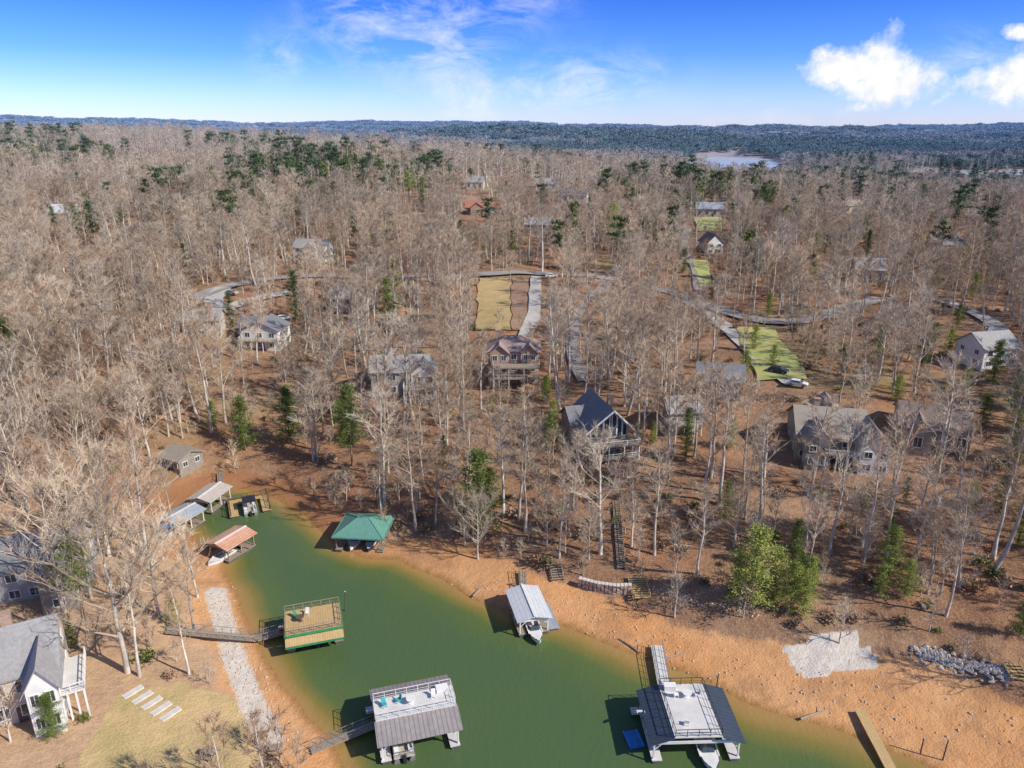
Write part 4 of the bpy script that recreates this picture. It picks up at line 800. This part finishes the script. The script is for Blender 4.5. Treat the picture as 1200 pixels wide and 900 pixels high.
BT=[(150,788,0,1.12),(76,716,1,1.1),(34,600,0,1.),(128,652,1,1.),(187,720,1,.85),(60,640,1,.9),(232,700,4,.9),(100,585,0,1.),(165,640,0,.85),(228,742,6,.8),(222,790,2,.75),(560,655,1,.62),(545,640,0,.5),(520,440,0,.75),(540,500,0,.7),(250,430,1,.8),(70,380,1,.8),(640,640,1,.55),(690,655,1,.5),(860,640,1,.55),(1010,640,1,.6),(1110,660,1,.6),(60,470,0,.85),(160,520,1,.85),(740,640,6,.8),(20,520,1,.95),(200,600,6,.7)]
def bare_thing(x,y,z,meshes,s,sz,px,py,desc):
    t=thing('bare_tree','x','tree',(x,y,z),rv(0,6.28),'bare trees in the winter woods'); t.scale=(s,s,sz)
    for nm,me in zip(('trunk','crown'),meshes): c=bpy.data.objects.new(nm,me); COL.objects.link(c); c.parent=t
    lab.add(t,px,py,desc)
for px,py,v,sc in BT:
    p,_=at(px,py); big=v<2; me=BBm[v] if big else BHm[v]; bare_thing(p[0],p[1],p[2],me,sc,sc,px,py,'spreading bare tree' if big else 'bare grey tree')
X,Y=jgrid(58,470,5.6); X,Y,Z,px,py,dep=filt(X,Y)
dn=vn(X,Y,34,21)*.6+vn(X,Y,14,22)*.4; Lf=leftness(X,Y)
k=(rng.random(len(X))<np.where(Lf>.5,np.where(px<140,.12,.24),.2+.95*ss(.22,.66,dn)))
X,Y,Z,px,py,dep=[a[k] for a in(X,Y,Z,px,py,dep)]
sc=.52+.58*rng.random(len(X)); idx=rng.integers(0,7,len(X))
infr=(px>3)&(px<1197)&(py<900)&(py>150)
order=np.argsort(np.where(infr,dep/sc,1e9)); NI=272
chosen=order[:NI]; cs=set(chosen.tolist())
for i in chosen:
    h=[23,25,20,22,17,26,19][idx[i]]*sc[i]
    bare_thing(X[i],Y[i],Z[i],BHm[idx[i]],sc[i]*rv(1.,1.25),sc[i],px[i],py[i],'tall slender bare tree' if h>18.5 else 'short bare tree')
rest=np.array([i for i in range(len(X)) if i not in cs])
PT=[np.stack([X[rest],Y[rest],Z[rest]],1)]; SC=[sc[rest]]; IX=[idx[rest]]
for y0,y1,spc,pw,mul in [(470,900,7.9,1.,1.),(900,1500,12.,.95,1.15)]:
    X,Y=jgrid(y0,y1,spc); X,Y,Z,px,py,dep=filt(X,Y,clear=(y0<900)); k=rng.random(len(X))<pw*(.3+.9*ss(.2,.6,vn(X,Y,60,23))); X,Y,Z=X[k],Y[k],Z[k]
    PT.append(np.stack([X,Y,Z],1)); SC.append((.6+.5*rng.random(len(X)))*mul); IX.append(rng.integers(7,11,len(X)))
PT=np.concatenate(PT); SC=np.concatenate(SC); IX=np.concatenate(IX); n=len(PT)
cb=make_coll('bare_source',[joined('bare_%d'%i,T,C,TRUNK,TWIG) for i,(T,C) in enumerate(BH+BL)])
rot=np.stack([rng.normal(0,.05,n),rng.normal(0,.05,n),rng.random(n)*6.28],1); wd=SC*(1.+.35*rng.random(n))
scatter('bare_woods','tan-grey winter woods of bare trees covering the hills','woods',PT,np.stack([wd,wd,SC],1),rot,IX,cb)
X,Y=jgrid(230,1700,10.5); X,Y,Z,px,py,dep=filt(X,Y,12); pn=vn(X,Y,130,41)*.6+vn(X,Y,45,42)*.4; right=ss(.12,.5,X/Y)
pr=ss(.57,.70,pn+.17*right*ss(330,600,Y))*.85*ss(300,600,Y)+.02+.10*right*ss(220,450,Y); k=rng.random(len(X))<pr; X,Y,Z=X[k],Y[k],Z[k]; n=len(X)
s=.85+.55*rng.random(n); cpn=make_coll('pine_source',[joined('pine_%d'%i,T,C,PBARK,(NEED,NEEDD,NEED)[i]) for i,(T,C) in enumerate(PL)])
scatter('evergreen_woods','scattered evergreens in the distant woods','woods',np.stack([X,Y,Z],1),np.stack([s,s,s],1),np.stack([0*s,0*s,rng.random(n)*6.28],1),rng.integers(0,3,n),cpn)
X,Y=jgrid(58,400,3.2); X,Y,Z,px,py,dep=filt(X,Y,2,mar=-1.,clear=False); k=rng.random(len(X))<.16+.7*ss(.35,.75,vn(X,Y,16,51))*(1-.7*leftness(X,Y)); X,Y,Z=X[k],Y[k],Z[k]; n=len(X)
SB=[gen_bare(120+i,5.5,1.5,.12,8,170,.055) for i in range(3)]
def gen_shrub(seed):
    random.seed(seed); m=MB(); v=[];f=[]
    for i in range(150):
        a=Vector((random.gauss(0,.5),random.gauss(0,.5),abs(random.gauss(.5,.35)))); b=Vector((rv(-1,1),rv(-1,1),rv(0,1))).normalized()*.4; c=b.cross(Vector((rv(-1,1),rv(-1,1),rv(-1,1)))).normalized()*.16; o=len(v); v+=[a-c,a+c,a+b]; f.append((o,o+1,o+2))
    m.add(v,f); return m
sm=[joined('sapling_%d'%i,T,C,TRUNK,TWIG) for i,(T,C) in enumerate(SB)]+[gen_shrub(200+i).mesh('shrub_%d'%i,BRUSH) for i in range(2)]
cs_=make_coll('brush_source',sm); s=.5+.95*rng.random(n)**1.4
scatter('undergrowth','saplings and low brush under the bare trees','undergrowth',np.stack([X,Y,Z],1),np.stack([s,s,s],1),np.stack([0*s,0*s,rng.random(n)*6.28],1),rng.choice(5,n,p=[.22,.22,.2,.18,.18]),cs_)
PT=[];SC=[];IX=[]
for y0,y1,spc in [(1500,2600,19),(2600,5000,34),(5000,11000,75)]:
    X,Y=jgrid(y0,y1,spc,.8,100); k=lakemask(X,Y)<.03; X,Y=X[k],Y[k]; Z=hgt(X,Y); n=len(X); pn=fb(X*.4,Y,420,61)+.25*vn(X,Y,120,62)-.125; pine=pn>(.535-.05*ss(1800,3500,Y)-.04*ss(-.3,.2,X/Y)+.1*ss(-.2,-.6,X/Y))
    PT.append(np.stack([X,Y,Z],1)); q=spc/19.; SC.append(np.stack([np.full(n,q*1.),np.full(n,q*1.),.7+.6*rng.random(n)*(1+.3*q)],1)); IX.append(np.where(pine,2,0)+rng.integers(0,2,n))
PT=np.concatenate(PT);SC=np.concatenate(SC);IX=np.concatenate(IX);n=len(PT)
cc=make_coll('canopy_source',[gen_clump(300,11,17,260,2.6).mesh('canopy_a',FARM),gen_clump(301,11,16,260,2.6).mesh('canopy_b',FARM),gen_clump(302,11,18,300,2.8).mesh('canopy_c',FARP),gen_clump(303,11,17,300,2.8).mesh('canopy_d',FARP)])
scatter('far_forest','haze-tinted forest canopy running to the horizon','forest',PT,SC,np.stack([np.zeros(n),np.zeros(n),rng.random(n)*6.28],1),IX,cc)
lab.run()
# ---------------------------------------------------------------- camera, light, sky
cam=bpy.data.cameras.new('camera'); co=bpy.data.objects.new('camera',cam); COL.objects.link(co); co.location=(0,0,H); co.rotation_euler=(math.pi/2-P,0,0)
cam.sensor_fit='HORIZONTAL'; cam.angle_x=2*math.atan(600/F); cam.clip_start=1; cam.clip_end=60000; S.camera=co
EL=R(38); AZ=math.atan2(.90,-.42)
sv=Vector((math.sin(AZ)*math.cos(EL),math.cos(AZ)*math.cos(EL),math.sin(EL)))
sl=bpy.data.lights.new('sun','SUN'); so=bpy.data.objects.new('sun',sl); COL.objects.link(so); sl.energy=5.0; sl.angle=R(.5); sl.color=(1,.93,.82); so.rotation_euler=sv.to_track_quat('Z','Y').to_euler()
w=bpy.data.worlds.new('World'); S.world=w; w.use_nodes=True; nt=w.node_tree; nt.nodes.clear()
out=nd(nt,'ShaderNodeOutputWorld'); sky=nd(nt,'ShaderNodeTexSky',sky_type='NISHITA'); sky.sun_disc=False; sky.sun_elevation=EL; sky.sun_rotation=AZ; sky.air_density=1.; sky.dust_density=.3; sky.ozone_density=2.5; sky.altitude=200
tc=nd(nt,'ShaderNodeTexCoord').outputs['Generated']; sx=nd(nt,'ShaderNodeSeparateXYZ'); nt.links.new(tc,sx.inputs[0])
rp=nd(nt,'ShaderNodeValToRGB'); nt.links.new(sx.outputs[2],rp.inputs[0]); e=rp.color_ramp.elements; e.new(.07); e.new(.15)
for i,(p,c) in enumerate([(0,(1.15,1.2,1.95)),(.04,(.85,1.08,1.9)),(.09,(.40,.76,1.7)),(.16,(.18,.50,1.5)),]): e[i].position=p; e[i].color=(c[0]/2,c[1]/2,c[2]/2,1)
q=e.new(.5); q.color=(.44,.46,.54,1)
tint=nd(nt,'ShaderNodeMix',data_type='RGBA',blend_type='MULTIPLY'); tint.inputs[0].default_value=1; nt.links.new(sky.outputs[0],tint.inputs[6]); nt.links.new(rp.outputs[0],tint.inputs[7])
bg=nd(nt,'ShaderNodeBackground'); bg.inputs[1].default_value=.11*2; nt.links.new(tint.outputs[2],bg.inputs[0])
yy_=M(nt,'MAXIMUM',sx.outputs[1],.05); U=M(nt,'DIVIDE',sx.outputs[0],yy_); V=M(nt,'DIVIDE',sx.outputs[2],yy_)
cv=nd(nt,'ShaderNodeCombineXYZ'); nt.links.new(U,cv.inputs[0]); nt.links.new(V,cv.inputs[1])
n1=noise(nt,cv.outputs[0],22,10,.6)
best=None
for px,py,rx,ry in [(995,80,38,20),(1035,72,30,30),(1062,98,38,20),(1030,104,40,18),(975,72,20,14),(1188,100,38,22),(1202,84,30,22),(1198,38,18,7),(1005,126,14,6)]:
    d=raydir(px,py); u0=d[0]/d[1]; v0=d[2]/d[1]; q=M(nt,'ADD',M(nt,'POWER',M(nt,'DIVIDE',M(nt,'SUBTRACT',U,u0),rx/F),2.),M(nt,'POWER',M(nt,'DIVIDE',M(nt,'SUBTRACT',V,v0),ry/F),2.))
    g=M(nt,'SUBTRACT',1.,M(nt,'SQRT',q)); best=g if best is None else M(nt,'MAXIMUM',best,g)
cum=rng_(nt,M(nt,'ADD',best,M(nt,'MULTIPLY',M(nt,'SUBTRACT',n1,.5),2.8)),-.3,.5)
mp=nd(nt,'ShaderNodeMapping'); mp.inputs['Rotation'].default_value=(0,0,R(35)); mp.inputs['Scale'].default_value=(7,15,1); nt.links.new(cv.outputs[0],mp.inputs[0])
n3=noise(nt,mp.outputs[0],1.6,10,.66,.5); cmask=None
for px,py,rx,ry,a in [(440,25,70,45,1.2),(540,85,50,50,1.2),(700,92,70,24,1.2),(325,68,26,22,1.),(590,10,60,20,.9),(640,110,80,20,1.),(1130,72,50,24,.9),(930,135,120,14,.5)]:
    d=raydir(px,py); u0=d[0]/d[1]; v0=d[2]/d[1]; q=M(nt,'ADD',M(nt,'POWER',M(nt,'DIVIDE',M(nt,'SUBTRACT',U,u0),rx/F),2.),M(nt,'POWER',M(nt,'DIVIDE',M(nt,'SUBTRACT',V,v0),ry/F),2.))
    g=M(nt,'MULTIPLY',M(nt,'EXPONENT',M(nt,'MULTIPLY',q,-1.)),a); cmask=g if cmask is None else M(nt,'ADD',cmask,g)
cir=M(nt,'MULTIPLY',M(nt,'MULTIPLY',rng_(nt,n3,.43,.76),cmask,clamp=True),.75)
fac=M(nt,'MAXIMUM',cum,cir,clamp=True); fac=M(nt,'MULTIPLY',fac,M(nt,'GREATER_THAN',sx.outputs[1],.06))
b2=nd(nt,'ShaderNodeBackground'); cc_=mix(nt,rng_(nt,n1,.4,.56),(.76,.84,.97),(1.,1.,1.)); nt.links.new(cc_,b2.inputs[0]); b2.inputs[1].default_value=1.0
ms=nd(nt,'ShaderNodeMixShader'); nt.links.new(fac,ms.inputs[0]); nt.links.new(bg.outputs[0],ms.inputs[1]); nt.links.new(b2.outputs[0],ms.inputs[2]); nt.links.new(ms.outputs[0],out.inputs[0])
S.view_settings.view_transform='Standard'; S.view_settings.look='None'; S.view_settings.exposure=0
